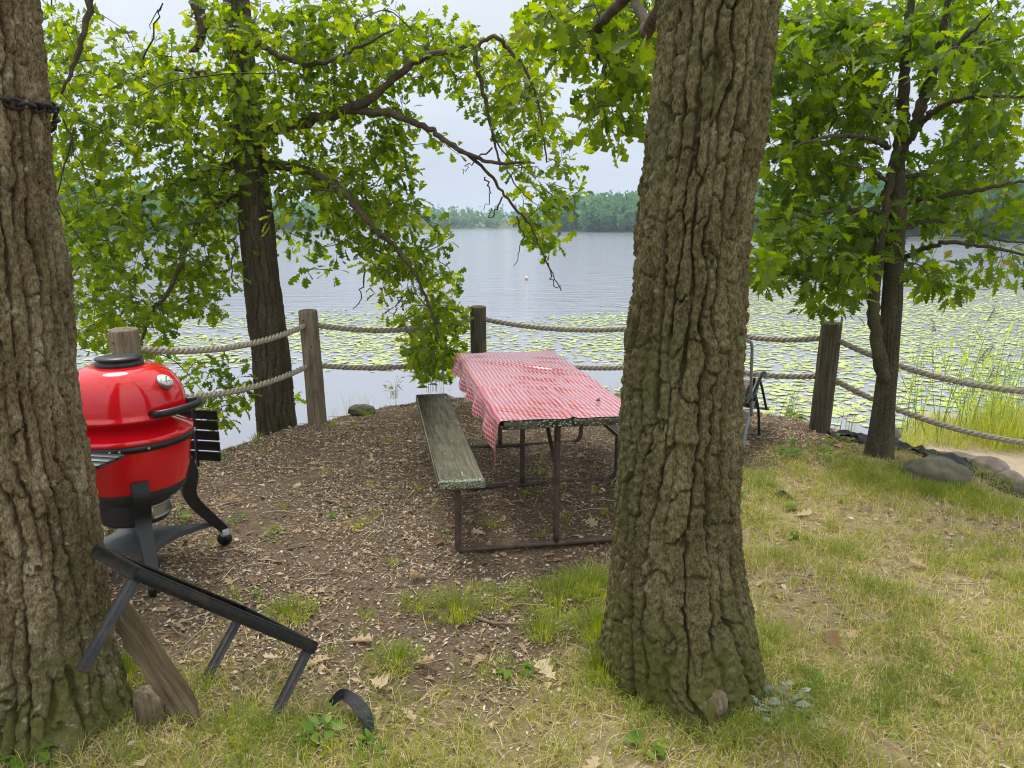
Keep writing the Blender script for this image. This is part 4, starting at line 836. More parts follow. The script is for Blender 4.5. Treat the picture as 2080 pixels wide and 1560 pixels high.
# legs, bottom plate, casters
corners = []
for k, az in enumerate((-math.pi / 4, math.pi / 4, 3 * math.pi / 4, -3 * math.pi / 4)):
    lp = [gl(S_ * 0.92, az, 0.52), gl(S_ * 0.94, az, 0.44), gl(S_ * 0.86, az, 0.36), gl(S_ * 0.93, az, 0.28), gl(S_ * 1.20, az, 0.17), gl(S_ * 1.40, az, 0.095)]
    P = spline(lp, 6); er = np.array([math.cos(AF + az), math.sin(AF + az), 0]); et = np.array([-er[1], er[0], 0]); wd = np.interp(np.arange(len(P)), [0, 12, 30], [0.038, 0.036, 0.024])
    tg = np.gradient(P, axis=0); tg /= np.linalg.norm(tg, axis=1)[:, None]; nr_ = np.cross(tg, et); hh = np.interp(np.arange(len(P)), [0, 10, 18, 30], [0.016, 0.035, 0.03, 0.022])
    ring = np.stack([P + et * wd[:, None] + nr_ * hh[:, None], P - et * wd[:, None] + nr_ * hh[:, None], P - et * wd[:, None] - nr_ * hh[:, None], P + et * wd[:, None] - nr_ * hh[:, None]], 1)
    V = ring.reshape(-1, 3); m = len(P); kk = np.arange(m - 1)[:, None] * 4; j = np.arange(4)[None]; j2 = (j + 1) % 4
    Q = np.concatenate([np.stack([kk + j, kk + j2, kk + 4 + j2, kk + 4 + j], -1).reshape(-1, 4), [[3, 2, 1, 0]], [[4 * m - 4, 4 * m - 3, 4 * m - 2, 4 * m - 1]]])
    obj('leg', Geo().add(V, Q), M_BLACK, gr, smooth=False)
    ft = gl(S_ * 1.40, az, 0.0); corners.append(gl(S_ * 1.32, az, 0.135))
    ca = obj('caster', Geo().add(*boxm(ft + [0, 0, 0.082], (0.045, 0.05, 0.05), Rz(AF + az), 0.008)), M_CASTER, gr)
    ax_ = np.array([math.cos(AF + az + 0.9), math.sin(AF + az + 0.9), 0]); obj('wheel', Geo().add(*tube([ft + [0, 0, 0.038] - ax_ * 0.012, ft + [0, 0, 0.038] + ax_ * 0.012], 0.037, 20)), M_BLACK, ca)
out = []
for k in range(4):
    a, b = corners[k], corners[(k + 1) % 4]; mid = (a + b) / 2; inn = (GC + [0, 0, 0.135]) - mid
    for t in np.linspace(0, 1, 12, endpoint=False): out.append(a + (b - a) * t + inn * 0.42 * (1 - (2 * t - 1) ** 2))
out = np.array(out); m = len(out); c0 = GC + [0, 0, 0.135]
V = np.concatenate([out + [0, 0, 0.012], out - [0, 0, 0.012], [c0 + [0, 0, 0.012]], [c0 - [0, 0, 0.012]]]); j = np.arange(m); j2 = (j + 1) % m
obj('base_plate', Geo().add(V, np.stack([j, m + j, m + j2, j2], 1), np.concatenate([np.stack([np.full(m, 2 * m), j, j2], 1), np.stack([np.full(m, 2 * m + 1), m + j2, m + j], 1)])), M_GREYM, gr, smooth=False)

# ------------------------------------------------------------ tipped steel frame, plank, chain, edging
FP = {k: np.array(v) for k, v in dict(P2=(-.707, 2.479, .198), P3=(-1.058, 2.737, .205), B=(-.813, 2.34, -.006), C=(-1.164, 2.598, .0)).items()}
FP['P1'] = at(275, 1166, 2.13); FP['A'] = at(160, 1364, 1.98); FP['P4'] = FP['P1'] + (FP['P3'] - FP['P2']) * 0.62
fr = root('metal_table_frame', (-0.98, 2.47, 0.0), 'bare black steel table frame tipped against the left oak', 'table frame')
nrmF = np.cross(FP['P2'] - FP['P1'], FP['P4'] - FP['P1']); nrmF = nrmF / np.linalg.norm(nrmF)
def angle_rail(a, b, inward, nm):
    g = Geo(); beam(g, a, b, 0.005, 0.036, nrmF, 0.001); a2 = a + inward * 0.016 + nrmF * 0.0205; b2 = b + inward * 0.016 + nrmF * 0.0205; beam(g, a2, b2, 0.036, 0.005, nrmF, 0.001); obj(nm, g, M_IRON, fr)
dl = (FP['P2'] - FP['P1']); dl /= np.linalg.norm(dl); dw = (FP['P4'] - FP['P1']); dw /= np.linalg.norm(dw)
angle_rail(FP['P1'], FP['P2'], dw, 'long_rail'); angle_rail(FP['P4'], FP['P3'], -dw, 'long_rail'); angle_rail(FP['P1'] + dw * 0.003, FP['P4'] - dw * 0.003, dl, 'short_rail'); angle_rail(FP['P2'] + dw * 0.003, FP['P3'] - dw * 0.003, -dl, 'short_rail')
for a, b, s1, s2 in (('P1', 'A', 1, 1), ('P2', 'B', -1, 1), ('P3', 'C', -1, -1)):
    g = Geo(); o1 = dl * s1 * 0.016 + dw * s2 * 0.016; beam(g, FP[a] + o1 - nrmF * 0.015, FP[b] + o1, 0.028, 0.028, dw, 0.002); obj('leg', g, M_IRON, fr)
pa = at(232, 1225, 2.62); pb = gp(398, 1480); pb[2] = 0.02; pk = Geo(); ux = (pb - pa) / np.linalg.norm(pb - pa)
V, Q, T = boxm((0, 0, 0), (1, 1, 1), None, 0)
n = 24; tt = np.linspace(0, 1, n); wid = np.interp(tt, [0, 0.12, 0.85, 1], [0.036, 0.046, 0.046, 0.02]); side = np.cross(ux, np.array([0.35, -0.9, 0.25])); side /= np.linalg.norm(side); nrm2 = np.cross(side, ux)
ring = []
for t, w_ in zip(tt, wid):
    c = np.array([np.linalg.norm(pb - pa) * t, 0, 0]); jg = 0.004 * rng.normal(); ring += [c + [0, w_ + jg, 0.011], c + [0, -w_, 0.011], c + [0, -w_, -0.011], c + [0, w_ + jg, -0.011]]
kk = np.arange(n - 1)[:, None] * 4; j = np.arange(4)[None]; j2 = (j + 1) % 4
tag(obj('plank', Geo().add(np.array(ring), np.concatenate([np.stack([kk + j, kk + j2, kk + 4 + j2, kk + 4 + j], -1).reshape(-1, 4), [[3, 2, 1, 0]], [[4 * n - 4, 4 * n - 3, 4 * n - 2, 4 * n - 1]]])), M_PLANK, smooth=False), 'weathered brown plank leaning on the left oak under the steel frame', 'plank')
mm = np.eye(4); mm[:3, 0] = ux; mm[:3, 1] = side; mm[:3, 2] = np.cross(ux, side); mm[:3, 3] = pa; COL.objects['plank'].matrix_world = Matrix(mm.tolist())
# chain round the left oak
ch = root('chain', (float(axL(1.95)[0]), D_LEFT, 1.95), 'dark iron chain looped round the left oak trunk', 'chain')
cz = at(40, 240, D_LEFT - 0.2)[2]; cx_, cr_ = axL(cz)
for k in range(34):
    a = k / 34 * 2 * math.pi; zz_ = cz + 0.06 * math.cos(a + 0.2) + 0.01 * math.sin(5 * a); c = np.array([cx_ + (cr_ + 0.014) * math.cos(a), D_LEFT + (cr_ + 0.014) * math.sin(a), zz_]); tgv = np.array([-math.sin(a), math.cos(a), -0.05]); out_ = np.array([math.cos(a), math.sin(a), 0]); upv = np.array([0, 0, 1.0])
    sd = upv if k % 2 else out_; q = np.arange(14) * 2 * math.pi / 14; L2 = (cr_ + 0.014) * math.pi / 34 + 0.008
    P = c + np.outer(np.cos(q) * L2, tgv) + np.outer(np.sin(q) * 0.015, sd * 0.85 + (upv if k % 2 == 0 else out_) * 0.4); obj('link', Geo().add(*tube(P, 0.0055, 6, closed=True)), M_CHAIN, ch)
def strip(pts, wd, nm, label, cat, up=(0, 0, 1), m=M_PLAST, crump=0.015, seed=0):
    pts = [np.array([p[0], p[1], float(gheight(p[:1], p[1:2], False)[0]) + p[2]]) for p in pts]
    P = spline(pts, 10); n = len(P); k = 9; tg = np.gradient(P, axis=0); tg /= np.linalg.norm(tg, axis=1)[:, None]; sd = np.cross(tg, np.array(up, float)); sd /= np.linalg.norm(sd, axis=1)[:, None]; nr_ = np.cross(sd, tg)
    wv = np.linspace(-1, 1, k); wds = np.broadcast_to(np.asarray(wd, float), (n,)) if np.ndim(wd) == 0 else np.interp(np.linspace(0, 1, n), np.linspace(0, 1, len(wd)), wd)
    V = P[:, None] + sd[:, None] * (wv[None, :, None] * wds[:, None, None]); V = V.reshape(-1, 3); nz_ = fbm(V * 14, 3, seed) * crump; V = V + np.repeat(nr_, k, 0) * nz_[:, None]
    top = V; bot = V - np.repeat(nr_, k, 0) * 0.004; ii = (np.arange(n - 1)[:, None] * k + np.arange(k - 1)[None]).ravel(); Q = np.stack([ii, ii + 1, ii + k + 1, ii + k], 1)
    g = Geo().add(np.concatenate([top, bot]), np.concatenate([Q, Q[:, ::-1] + len(top)])); return tag(obj(nm, g, m, loc=tuple(P[0])), label, cat)
e0 = [gp(672, 1440), gp(700, 1443), gp(735, 1470), gp(750, 1500), gp(742, 1535)]
e0 = [p + [0, 0, h] for p, h in zip(e0, (0.02, 0.06, 0.055, 0.045, -0.01))]
strip(e0, [0.010, 0.020, 0.024, 0.022, 0.014], 'edging_strip', 'curled black plastic edging strip poking out of the lawn', 'edging', (0.5, -0.8, 0.45), seed=2, crump=0.008)

# ------------------------------------------------------------ folding lounge chair
ra = gp(1503, 934); rb = gp(1553, 890); fw = rb - ra; fw[2] = 0; ln = np.linalg.norm(fw); fw /= ln; rg = np.array([fw[1], -fw[0], 0])
cb = ra - rg * 0.30 + fw * 0.3
chr_ = root('lounge_chair', tuple(cb), 'folding lounge chair with brown sling and grey tube frame behind the big oak', 'chair')
def cl_(side, y, z): return ra + rg * (0.0 if side > 0 else -0.62) + fw * y + [0, 0, z]
for s in (1, -1):
    i_ = -0.045 * s
    def c2(y, z, off=0.0): return cl_(s, y, z) + rg * off
    obj('rear_leg', Geo().add(*tube(spline([c2(-0.06, 0.015), c2(0.0, 0.02), c2(0.06, 0.07), c2(0.12, 0.2), c2(0.26, 0.38), c2(0.38, 0.53), c2(0.42, 0.565)], 6), 0.0145, 10)), M_TUBEG, chr_)
    obj('front_leg', Geo().add(*tube(spline([c2(ln + 0.04, 0.012, i_), c2(ln, 0.03, i_), c2(ln - 0.08, 0.25, i_), c2(0.46, 0.42, i_), c2(0.42, 0.54, i_)], 6), 0.011, 10)), M_IRON, chr_)
    V, Q, T = tube(spline([c2(0.08, 0.40, .01 * s), c2(0.14, 0.43, .01 * s), c2(0.30, 0.52, .01 * s), c2(0.42, 0.575, .01 * s), c2(0.50, 0.57, .01 * s)], 6), 0.017, 12); V = ra + (V - ra) ; ar = obj('armrest', Geo().add(V, Q, T), M_BLACK, chr_)
    obj('back_rail', Geo().add(*tube(spline([c2(0.18, 0.30, -i_*.3), c2(0.15, 0.40, -i_*.3), c2(0.10, 0.64, -i_*.3), c2(0.07, 0.84, -i_*.3), c2(0.06, 0.875, -i_*.3 - 0.03 * s), c2(0.055, 0.885, -i_*.3 - 0.09 * s)], 6), 0.0115, 10)), M_TUBEG, chr_)
    obj('seat_rail', Geo().add(*tube(spline([c2(0.10, 0.36, i_ - .02 * s), c2(0.35, 0.40, i_ - .02 * s), c2(0.60, 0.47, i_ - .02 * s), c2(0.70, 0.45, i_ - .02 * s), c2(0.95, 0.18, i_ - .02 * s)], 6), 0.0105, 10)), M_IRON, chr_)
    obj('pivot', Geo().add(*boxm(c2(0.27, 0.42), (0.04, 0.05, 0.045), None, 0.008)), M_BLACK, chr_)
    lc = Geo(); zz_ = np.linspace(0.40, 0.82, 30); P = np.array([c2(0.15 - (z - 0.40) * 0.18, z, -i_*.3 - (0.012 if k % 2 else 0.085) * s) for k, z in enumerate(zz_)]); lc.add(*tube(P, 0.003, 5))
    zz_ = np.linspace(0, 1, 36); P = np.array([c2(0.12 + 0.48 * t, 0.365 + 0.1 * t, i_ - (0.024 if k % 2 else 0.06) * s) for k, t in enumerate(zz_)]); lc.add(*tube(P, 0.003, 5)); obj('lacing', lc, M_BLACK, chr_)
    obj('foot_cap', Geo().add(*tube([c2(-0.085, 0.014), c2(-0.055, 0.014)], 0.015, 10)), M_BLACK, chr_)
def sheet(pr, x0, x1, nm, m):
    P = spline(pr, 8); n = len(P); V = np.array([ra + rg * x_ + fw * q[1] + [0, 0, q[2]] for q in P for x_ in np.linspace(x0, x1, 7)]); ii = (np.arange(n - 1)[:, None] * 7 + np.arange(6)[None]).ravel(); Q = np.stack([ii, ii + 1, ii + 8, ii + 7], 1)
    return obj(nm, Geo().add(np.concatenate([V, V - [0, 0, 0.004]]), np.concatenate([Q, Q[:, ::-1] + len(V)])), m, chr_)
sheet([(0, 0.15, 0.40), (0, 0.10, 0.64), (0, 0.07, 0.83), (0, 0.06, 0.87)], -0.545, -0.075, 'back_sling', M_FABRIC)
sheet([(0, 0.12, 0.37), (0, 0.36, 0.385), (0, 0.60, 0.46), (0, 0.71, 0.44), (0, 0.94, 0.19)], -0.50, -0.12, 'seat_sling', M_FABRIC)
for y_, z_ in ((0.055, 0.885), (-0.06, 0.016), (ln + 0.04, 0.013), (0.95, 0.18)): obj('cross_tube', Geo().add(*tube([ra + rg * (-0.045 if z_ > 0.1 else 0) + fw * y_ + [0, 0, z_], ra + rg * (-0.575 if z_ > 0.1 else -0.62) + fw * y_ + [0, 0, z_]], 0.011, 8)), M_TUBEG, chr_)

# ------------------------------------------------------------ boulders and fabric on the right bank
def rock(c, size, label, m=M_ROCK, seed=0, rz=0.0):
    u = np.linspace(0, np.pi, 26); v = np.arange(44) * 2 * np.pi / 44; U, V_ = np.meshgrid(u, v, indexing='ij')
    D = np.stack([np.sin(U) * np.cos(V_), np.sin(U) * np.sin(V_), np.cos(U)], -1).reshape(-1, 3); rr = 1 + 0.16 * fbm(D * 1.6 + seed * 7, 3, seed) + 0.03 * fbm(D * 9, 2, seed + 3)
    V = (D * rr[:, None] * np.array(size) / 2) @ Rz(rz).T + c; k = np.arange(25)[:, None] * 44; j = np.arange(44)[None]; j2 = (j + 1) % 44
    tag(obj('boulder', Geo().add(V, np.stack([k + j, k + 44 + j, k + 44 + j2, k + j2], -1).reshape(-1, 4)), m, loc=tuple(c - [0, 0, size[2] / 2])), label, 'rock', 'stones along the bank')
def rk(px, py, d, s, lab, m=M_ROCK, seed=0, rz=0, dz=0.0): c = at(px, py, d); c[2] += dz; rock(c, s, lab, m, seed, rz)
rk(1903, 957, 4.95, (0.44, 0.28, 0.24), 'largest rounded grey-green boulder below the young oak', seed=1, rz=-0.3, dz=-0.025)
rk(2010, 948, 5.35, (0.24, 0.2, 0.15), 'pinkish rounded stone next to the sandy beach', M_ROCKP, 2)
rk(2052, 972, 5.0, (0.17, 0.14, 0.12), 'small grey stone right of the pinkish stone', M_ROCKP, 3)
rk(2074, 1000, 4.75, (0.14, 0.13, 0.11), 'small grey stone cut by the right edge of the picture', M_ROCK, 4)
rk(1815, 884, 5.75, (0.10, 0.1, 0.13), 'small tan stone behind the young oak trunk', M_ROCKP, 5)
rk(1945, 930, 5.5, (0.34, 0.14, 0.08), 'flat grey stone lying behind the largest boulder', M_ROCKP, 6, -0.5)
rk(735, 834, 6.95, (0.26, 0.2, 0.12), 'dark mossy stone at the bank edge right of the brown post', M_ROCK, 7)
rk(905, 812, 7.4, (0.22, 0.16, 0.09), 'low tan stone at the bank edge left of the dark grey post', M_ROCKP, 8)
rk(1275, 812, 7.3, (0.2, 0.16, 0.09), 'small stone at the bank edge behind the table', M_ROCKP, 9)
rk(1500, 842, 6.6, (0.2, 0.16, 0.12), 'pale stone at the bank edge behind the lounge chair', M_ROCKP, 10)
strip([gp(1690, 892) + [0, 0, .03], gp(1730, 885) + [0, 0, .07], gp(1775, 893) + [0, 0, .05], gp(1840, 905) + [0, 0, 0.03], gp(1910, 925) + [0, 0, 0.03], gp(1990, 955) + [0, 0, 0.01], gp(2060, 985) + [0, 0, 0.0]], [0.06, 0.11, 0.08, 0.08, 0.09, 0.08, 0.07], 'landscape_fabric', 'crumpled black landscape fabric along the bank behind the boulder', 'fabric', crump=0.03, seed=5)
strip([gp(1575, 1012) + [0, 0, .012], gp(1592, 1009) + [0, 0, .025], gp(1615, 1014) + [0, 0, .01]], 0.03, 'fabric_scrap', 'small black fabric scrap on the lawn right of the big trunk', 'fabric', crump=0.02, seed=6)

# ------------------------------------------------------------ lily pads, buoy, far dock
n = 60000; g = Geo()
d = 9.5 + 24 * rng.random(n) ** 0.8; px = rng.uniform(-300, 2500, n); x = (px - 1040) / FPX * d * 1.02
dens = n2(x, d, 0.42, 31) * 0.5 + 0.62 + 0.1 * (px > 1600) - 0.9 * sst(20, 24, d) * (px < 1500) - 0.9 * sst(14.5, 12.8, d) * (px < 1450) - 0.4 * sst(27, 33, d) - 0.3 * sst(11.5, 10, d)
ok = rng.random(n) < np.clip(dens, 0, 1) * 1.1; x, d = x[ok], d[ok]; n = len(x)
k = 6; a = np.linspace(0.25, 2 * np.pi - 0.25, k); rr = rng.uniform(0.035, 0.095, n); ro = rng.random(n) * 6.28
tl_ = rng.normal(0, 0.06, (n, 2)); VX = np.cos(a[None] + ro[:, None]) * rr[:, None]; VY = np.sin(a[None] + ro[:, None]) * rr[:, None]
VZ = WATER_Z + 0.008 + np.abs(tl_[:, :1] * VX + tl_[:, 1:] * VY) + (rng.random((n, 1)) < 0.1) * VX * 0.35 * (VX > 0)
ctr = np.stack([x, d, np.full(n, WATER_Z + 0.006)], 1)[:, None]; ringv = np.stack([x[:, None] + VX, d[:, None] + VY, VZ], -1)
V = np.concatenate([ctr, ringv], 1).reshape(-1, 3); b = np.arange(n)[:, None] * (k + 1); j = np.arange(1, k)[None]
T = np.stack([b + 0 * j, b + j, b + j + 1], -1).reshape(-1, 3); ti = np.repeat(np.clip(rng.normal(0.5, 0.2, n) + (rng.random(n) < 0.03) * 0.5, 0, 1), k + 1)
tag(obj('lily_pads', Geo().add(V, None, T, ti), M_LILY, smooth=False), 'yellow-green lily pads floating in the shallows beyond the fence', 'lily pads', kind='stuff')
bc = gp(1067, 568, WATER_Z); by = root('mooring_buoy', tuple(bc), 'small white mooring buoy floating far out on the lake', 'buoy')
V, Q = lathe([(0.001, -0.05), (0.11, -0.02), (0.14, 0.05), (0.12, 0.12), (0.06, 0.17), (0.03, 0.20), (0.001, 0.205)], (0, 0, 0), 24); MB = np.array([[0.4, 0, 0.92], [0, 1, 0], [-0.92, 0, 0.4]]); obj('float', Geo().add(V @ MB.T * 0.8 + bc + [0, 0, 0.05], Q), M_BUOY, by)
V, Q = lathe([(0.143, 0.04), (0.146, 0.05), (0.143, 0.07)], (0, 0, 0), 24); obj('band', Geo().add(V @ MB.T * 0.8 + bc + [0, 0, 0.05], Q), M_BUOYO, by)
dk = gp(1905, 489, WATER_Z); dd_ = root('boat_lift', tuple(dk), 'tiny dock and teal canopied boat lift on the far right shore', 'boat lift')
g = Geo(); g.add(*boxm(dk + [0, 0, 0.45], (9, 1.5, 0.15))); obj('dock', g, M_POST, dd_)
g = Geo(); g.add(*boxm(dk + [4, 2, 2.0], (4.5, 2.5, 0.6), None, 0.2)); obj('canopy', g, M_TEAL, dd_)
for sx_ in (2, 6): obj('leg', Geo().add(*boxm(dk + [sx_, 2, 0.8], (0.15, 0.15, 2.0))), M_STEEL, dd_)

# ------------------------------------------------------------ grass
def blades(x, y, z, h, wd, lean, tint, seed=0):
    r = np.random.default_rng(seed); n = len(x); a = r.random(n) * 6.283; l = lean * r.uniform(0.3, 1.2, n); dx, dy = np.cos(a), np.sin(a); qx, qy = -dy * wd, dx * wd
    b = np.stack([x, y, z], 1); m = b + np.stack([dx * l * h * 0.35, dy * l * h * 0.35, h * (0.62 - 0.12 * l)], 1); t = b + np.stack([dx * l * h, dy * l * h, h * np.maximum(1 - 0.45 * l, 0.08)], 1)
    q = np.stack([qx, qy, np.zeros(n)], 1); V = np.stack([b - q, b + q, m + q * 0.8, m - q * 0.8, t], 1).reshape(-1, 3); i = np.arange(n)[:, None] * 5
    return V, i + np.array([[0, 1, 2, 3]]), i + np.array([[3, 2, 4]]), np.repeat(tint, 5)
def scatter(n, x0, x1, y0, y1, seed):
    r = np.random.default_rng(seed); return r.uniform(x0, x1, n), r.uniform(y0, y1, n), r
def clear_of_trunks(x, y, k=1.0):
    return ((x - axB(0.1)[0]) ** 2 + (y - D_BIG) ** 2 > (0.27 * k) ** 2) & ((x - axL(0.1)[0]) ** 2 + (y - D_LEFT) ** 2 > (0.27 * k) ** 2)
x, y, r = scatter(520000, -3.4, 4.2, 1.2, 5.7, 41)
s = sdist(x, y); gz = grassy(x, y); pt_ = n2(x, y, 2.4, 51); tf = n2(x, y, 7.0, 53)
pr = gz * np.clip(0.42 + 0.5 * pt_ + 0.45 * tf, 0.05, 1.2); ok = (r.random(len(x)) < pr * 1.0) & (s < 0.1) & clear_of_trunks(x, y); x, y, pt_, tf, s = x[ok], y[ok], pt_[ok], tf[ok], s[ok]
x, y, pt_, tf = x[:155000], y[:155000], pt_[:155000], tf[:155000]; n = len(x)
green = np.clip(0.33 - 0.30 * pt_ - 0.30 * tf + r.normal(0, 0.17, n), 0, 1); dead = r.random(n) < 0.36; green = np.where(dead, r.uniform(0.65, 1.0, n), green)
h = np.where(dead, r.uniform(0.03, 0.09, n), r.uniform(0.035, 0.085, n) * (1 + 0.6 * np.clip(tf, 0, 1)))
V, Q, T, ti = blades(x, y, gheight(x, y, False) - 0.003, h, np.where(dead, 0.0011, 0.0013), np.where(dead, 2.0, 0.9), green, 1)
tag(obj('lawn_grass', Geo().add(V, Q, T, ti), M_GRASS), 'thin patchy lawn of green and straw coloured blades', 'grass', kind='stuff')
# brighter tufts and tall grass
def tuft(cx, cy, rad, n, h, green, seed, wd=0.0016, lean=0.8):
    r = np.random.default_rng(seed); a = r.random(n) * 6.283; q = rad * np.sqrt(r.random(n)); x = cx + np.cos(a) * q; y = cy + np.sin(a) * q
    return blades(x, y, gheight(x, y, False) - 0.003, h * r.uniform(0.5, 1.15, n), np.full(n, wd), np.full(n, lean), np.clip(r.normal(green, 0.1, n), 0, 1), seed)
g = Geo(); tf_list = [(930, 1245, .10, 260, .13), (845, 1235, .06, 120, .10), (1010, 1225, .10, 160, .09), (1130, 1225, .16, 500, .11), (1200, 1200, .13, 500, .12), (1215, 1290, .10, 450, .13), (1100, 1290, .07, 200, .12), (800, 1350, .09, 260, .08), (590, 1255, .10, 260, .09), (250, 1385, .09, 260, .13), (1220, 1380, .07, 250, .14), (620, 1500, .15, 300, .08), (480, 1500, .12, 260, .09),
                      (1680, 1110, .12, 200, .06), (1960, 1005, .25, 700, .10), (2040, 1030, .2, 500, .09), (1850, 990, .2, 500, .10), (1740, 960, .2, 450, .09), (1990, 1120, .15, 300, .06), (1560, 1300, .12, 300, .08), (1480, 1500, .12, 300, .06), (1610, 1530, .15, 300, .07), (745, 835, .06, 80, .10), (675, 860, .05, 60, .06), (520, 880, .05, 60, .1)]
for k, (px, py, rad, n, h) in enumerate(tf_list):
    c = gp(px, py); g.add(*tuft(c[0], c[1], rad, n, h, 0.22, 100 + k))
for k in range(130):
    c = gp(rng.uniform(420, 2080), rng.uniform(870, 1540)); 
    if sdist(c[:1], c[1:2])[0] < -0.05 and clear_of_trunks(c[:1], c[1:2])[0]: g.add(*tuft(c[0], c[1], rng.uniform(.02, .05), rng.integers(10, 40), rng.uniform(.03, .07), rng.uniform(.2, .5), 300 + k))
tag(obj('grass_tufts', g, M_GRASS), 'scattered brighter green grass tufts on the soil and lawn', 'grass', kind='stuff')
g = Geo()
for k in range(340):
    px = rng.uniform(1820, 2300); d = rng.uniform(7.6, 9.6); x_ = (px - 1040) / FPX * d * 1.03
    if d < 7.9: continue
    g.add(*tuft(x_, d, 0.14, 18, rng.uniform(0.15, 0.45) * (1.7 if px > 1985 else 0.6), 0.4, 900 + k, 0.003, 0.8))
for k in range(60):
    px = rng.uniform(600, 1780); d = rng.uniform(7.1, 8.3) if px < 1500 else rng.uniform(6.6, 7.6); x_ = (px - 1040) / FPX * d * 1.03
    g.add(*tuft(x_, d, 0.08, 9, rng.uniform(0.15, 0.42), 0.55, 1900 + k, 0.0018, 0.5))
tag(obj('shore_grass', g, M_GRASS), 'bright tall grass growing along the beach and water edge', 'grass', kind='stuff')
# reeds: each clump its own plant
def reed(px, py, d, n, h, lab, spread=0.18, plume=False, seed=0, thin=False):
    b = at(px, py, d); b[2] = max(float(gheight(b[:1], b[1:2], False)[0]), WATER_Z - 0.1); rt = root('reed_clump', tuple(b), lab, 'reeds', 'reeds in the shallows'); r = np.random.default_rng(seed); gs = Geo(); gl_ = Geo(); gpz = Geo()
    for q in range(n):
        o_ = b + [r.normal(0, spread), r.normal(0, spread * 0.6), 0]; hh = h * r.uniform(0.6, 1.1); ln_ = r.normal(0, 0.16, 2) + [0.12, 0]; tp = o_ + [ln_[0] * hh, ln_[1] * hh, hh]; P = spline([o_, (o_ + tp) / 2 + [-0.03 * hh, 0, 0.03 * hh], tp], 6)
        gs.add(*tube(P, np.linspace(0.005 if not thin else 0.0035, 0.0015, len(P)), 5), 0.45)
        if not thin:
            for z in np.linspace(0.18, 0.9, 8):
                c = P[int(z * (len(P) - 1))]; a = r.random() * 6.28; L2 = r.uniform(0.2, 0.38); dv = np.array([math.cos(a), math.sin(a) * 0.7, 0.9]); dv /= np.linalg.norm(dv); sd = np.cross(dv, [0, 0, 1]); sd /= np.linalg.norm(sd) + 1e-9
                pts_ = [c, c + dv * L2 * 0.5, c + dv * L2 * 0.85 + [0, 0, -0.06 * L2], c + dv * L2 + [0, 0, -0.2 * L2]]; w4 = [0.006, 0.010, 0.006, 0.0006]
                V = np.array([p + sd * w * e for p, w in zip(pts_, w4) for e in (-1, 1)]); gl_.add(V, [[2 * i, 2 * i + 1, 2 * i + 3, 2 * i + 2] for i in range(3)], None, float(np.clip(r.normal(0.55, 0.15), 0, 0.85)))
        if plume and q % 3 == 0:
            for e in range(26): u = r.normal(0, 1, 3); u[2] -= 0.5; gpz.add(*tube([tp - [ln_[0] * .02 * e * .5, 0, 0.006 * e], tp - [0, 0, 0.006 * e] + u * 0.022], [0.003, 0.001], 3), 1.0)
    obj('stalks', gs, M_REED, rt, kind='stuff')
    if gl_.n: obj('blades', gl_, M_REED, rt, kind='stuff')
    if gpz.n: obj('plumes', gpz, M_REED, rt, kind='stuff')
reed(1905, 880, 8.2, 8, 1.5, 'leafy reed clump right of the young oak with dark plume', 0.12, True, 1)
reed(1960, 870, 8.6, 7, 1.35, 'leafy reed clump behind the lower rope near the beach', 0.14, True, 2)
reed(1860, 860, 8.8, 16, 1.2, 'thin reeds just right of the young oak trunk', 0.2, False, 3, True)
reed(2050, 800, 10.5, 60, 1.25, 'dense thin dark rushes standing in the water at right', 0.35, False, 4, True)
reed(2045, 860, 8.6, 9, 1.0, 'leafy reed clump at the right edge of the picture', 0.2, False, 5)
reed(1600, 828, 7.1, 7, 0.42, 'small rush clump left of the right fence post', 0.05, False, 6, True)
reed(1722, 850, 7.1, 8, 0.36, 'small rush clump right of the right fence post', 0.07, False, 7, True)

# ------------------------------------------------------------ broad-leaved weeds
def weed(px, py, n, sz, lab, m=M_WEED, tint=0.5, hgt=0.1, spread=0.08, seed=0, d=None, tm=None, flat=0.5):
    b = gp(px, py) if d is None else at(px, py, d)
    if d is None: b[2] = float(gheight(b[:1], b[1:2], False)[0])
    rt = root('weed_plant', tuple(b), lab, 'plant', 'leafy weeds on the bank'); r = np.random.default_rng(seed + 500); gs = Geo(); pos = []; dr_ = []; nr_ = []
    for q in range(n):
        a = r.random() * 6.28; rad = spread * math.sqrt(r.random()); hh = hgt * r.uniform(0.35, 1.0); e = b + [math.cos(a) * rad, math.sin(a) * rad, hh]; gs.add(*tube(spline([b + [math.cos(a) * rad * .5, math.sin(a) * rad * .5, -0.01], (b + e) / 2 + [0, 0, hh * .2], e], 3), 0.0014, 4), 0.4)
        for w_ in range(3): a2 = a + r.normal(0, 0.9); pos.append(e - [0, 0, w_ * hh * .22]); dr_.append([math.cos(a2), math.sin(a2), r.normal(0.1, 0.3)]); nr_.append([r.normal(0, .35), r.normal(0, .35), 1])
    pos = np.array(pos); V, T, ti = place(tm or T_OV, pos, rot_from(np.array(dr_), np.array(nr_, float)), sz * r.uniform(0.6, 1.2, len(pos)), np.clip(r.normal(tint, 0.13, len(pos)), 0, 0.9))
    obj('leaves', Geo().add(V, None, T, ti), m, rt); obj('stems', gs, m, rt, kind='stuff')
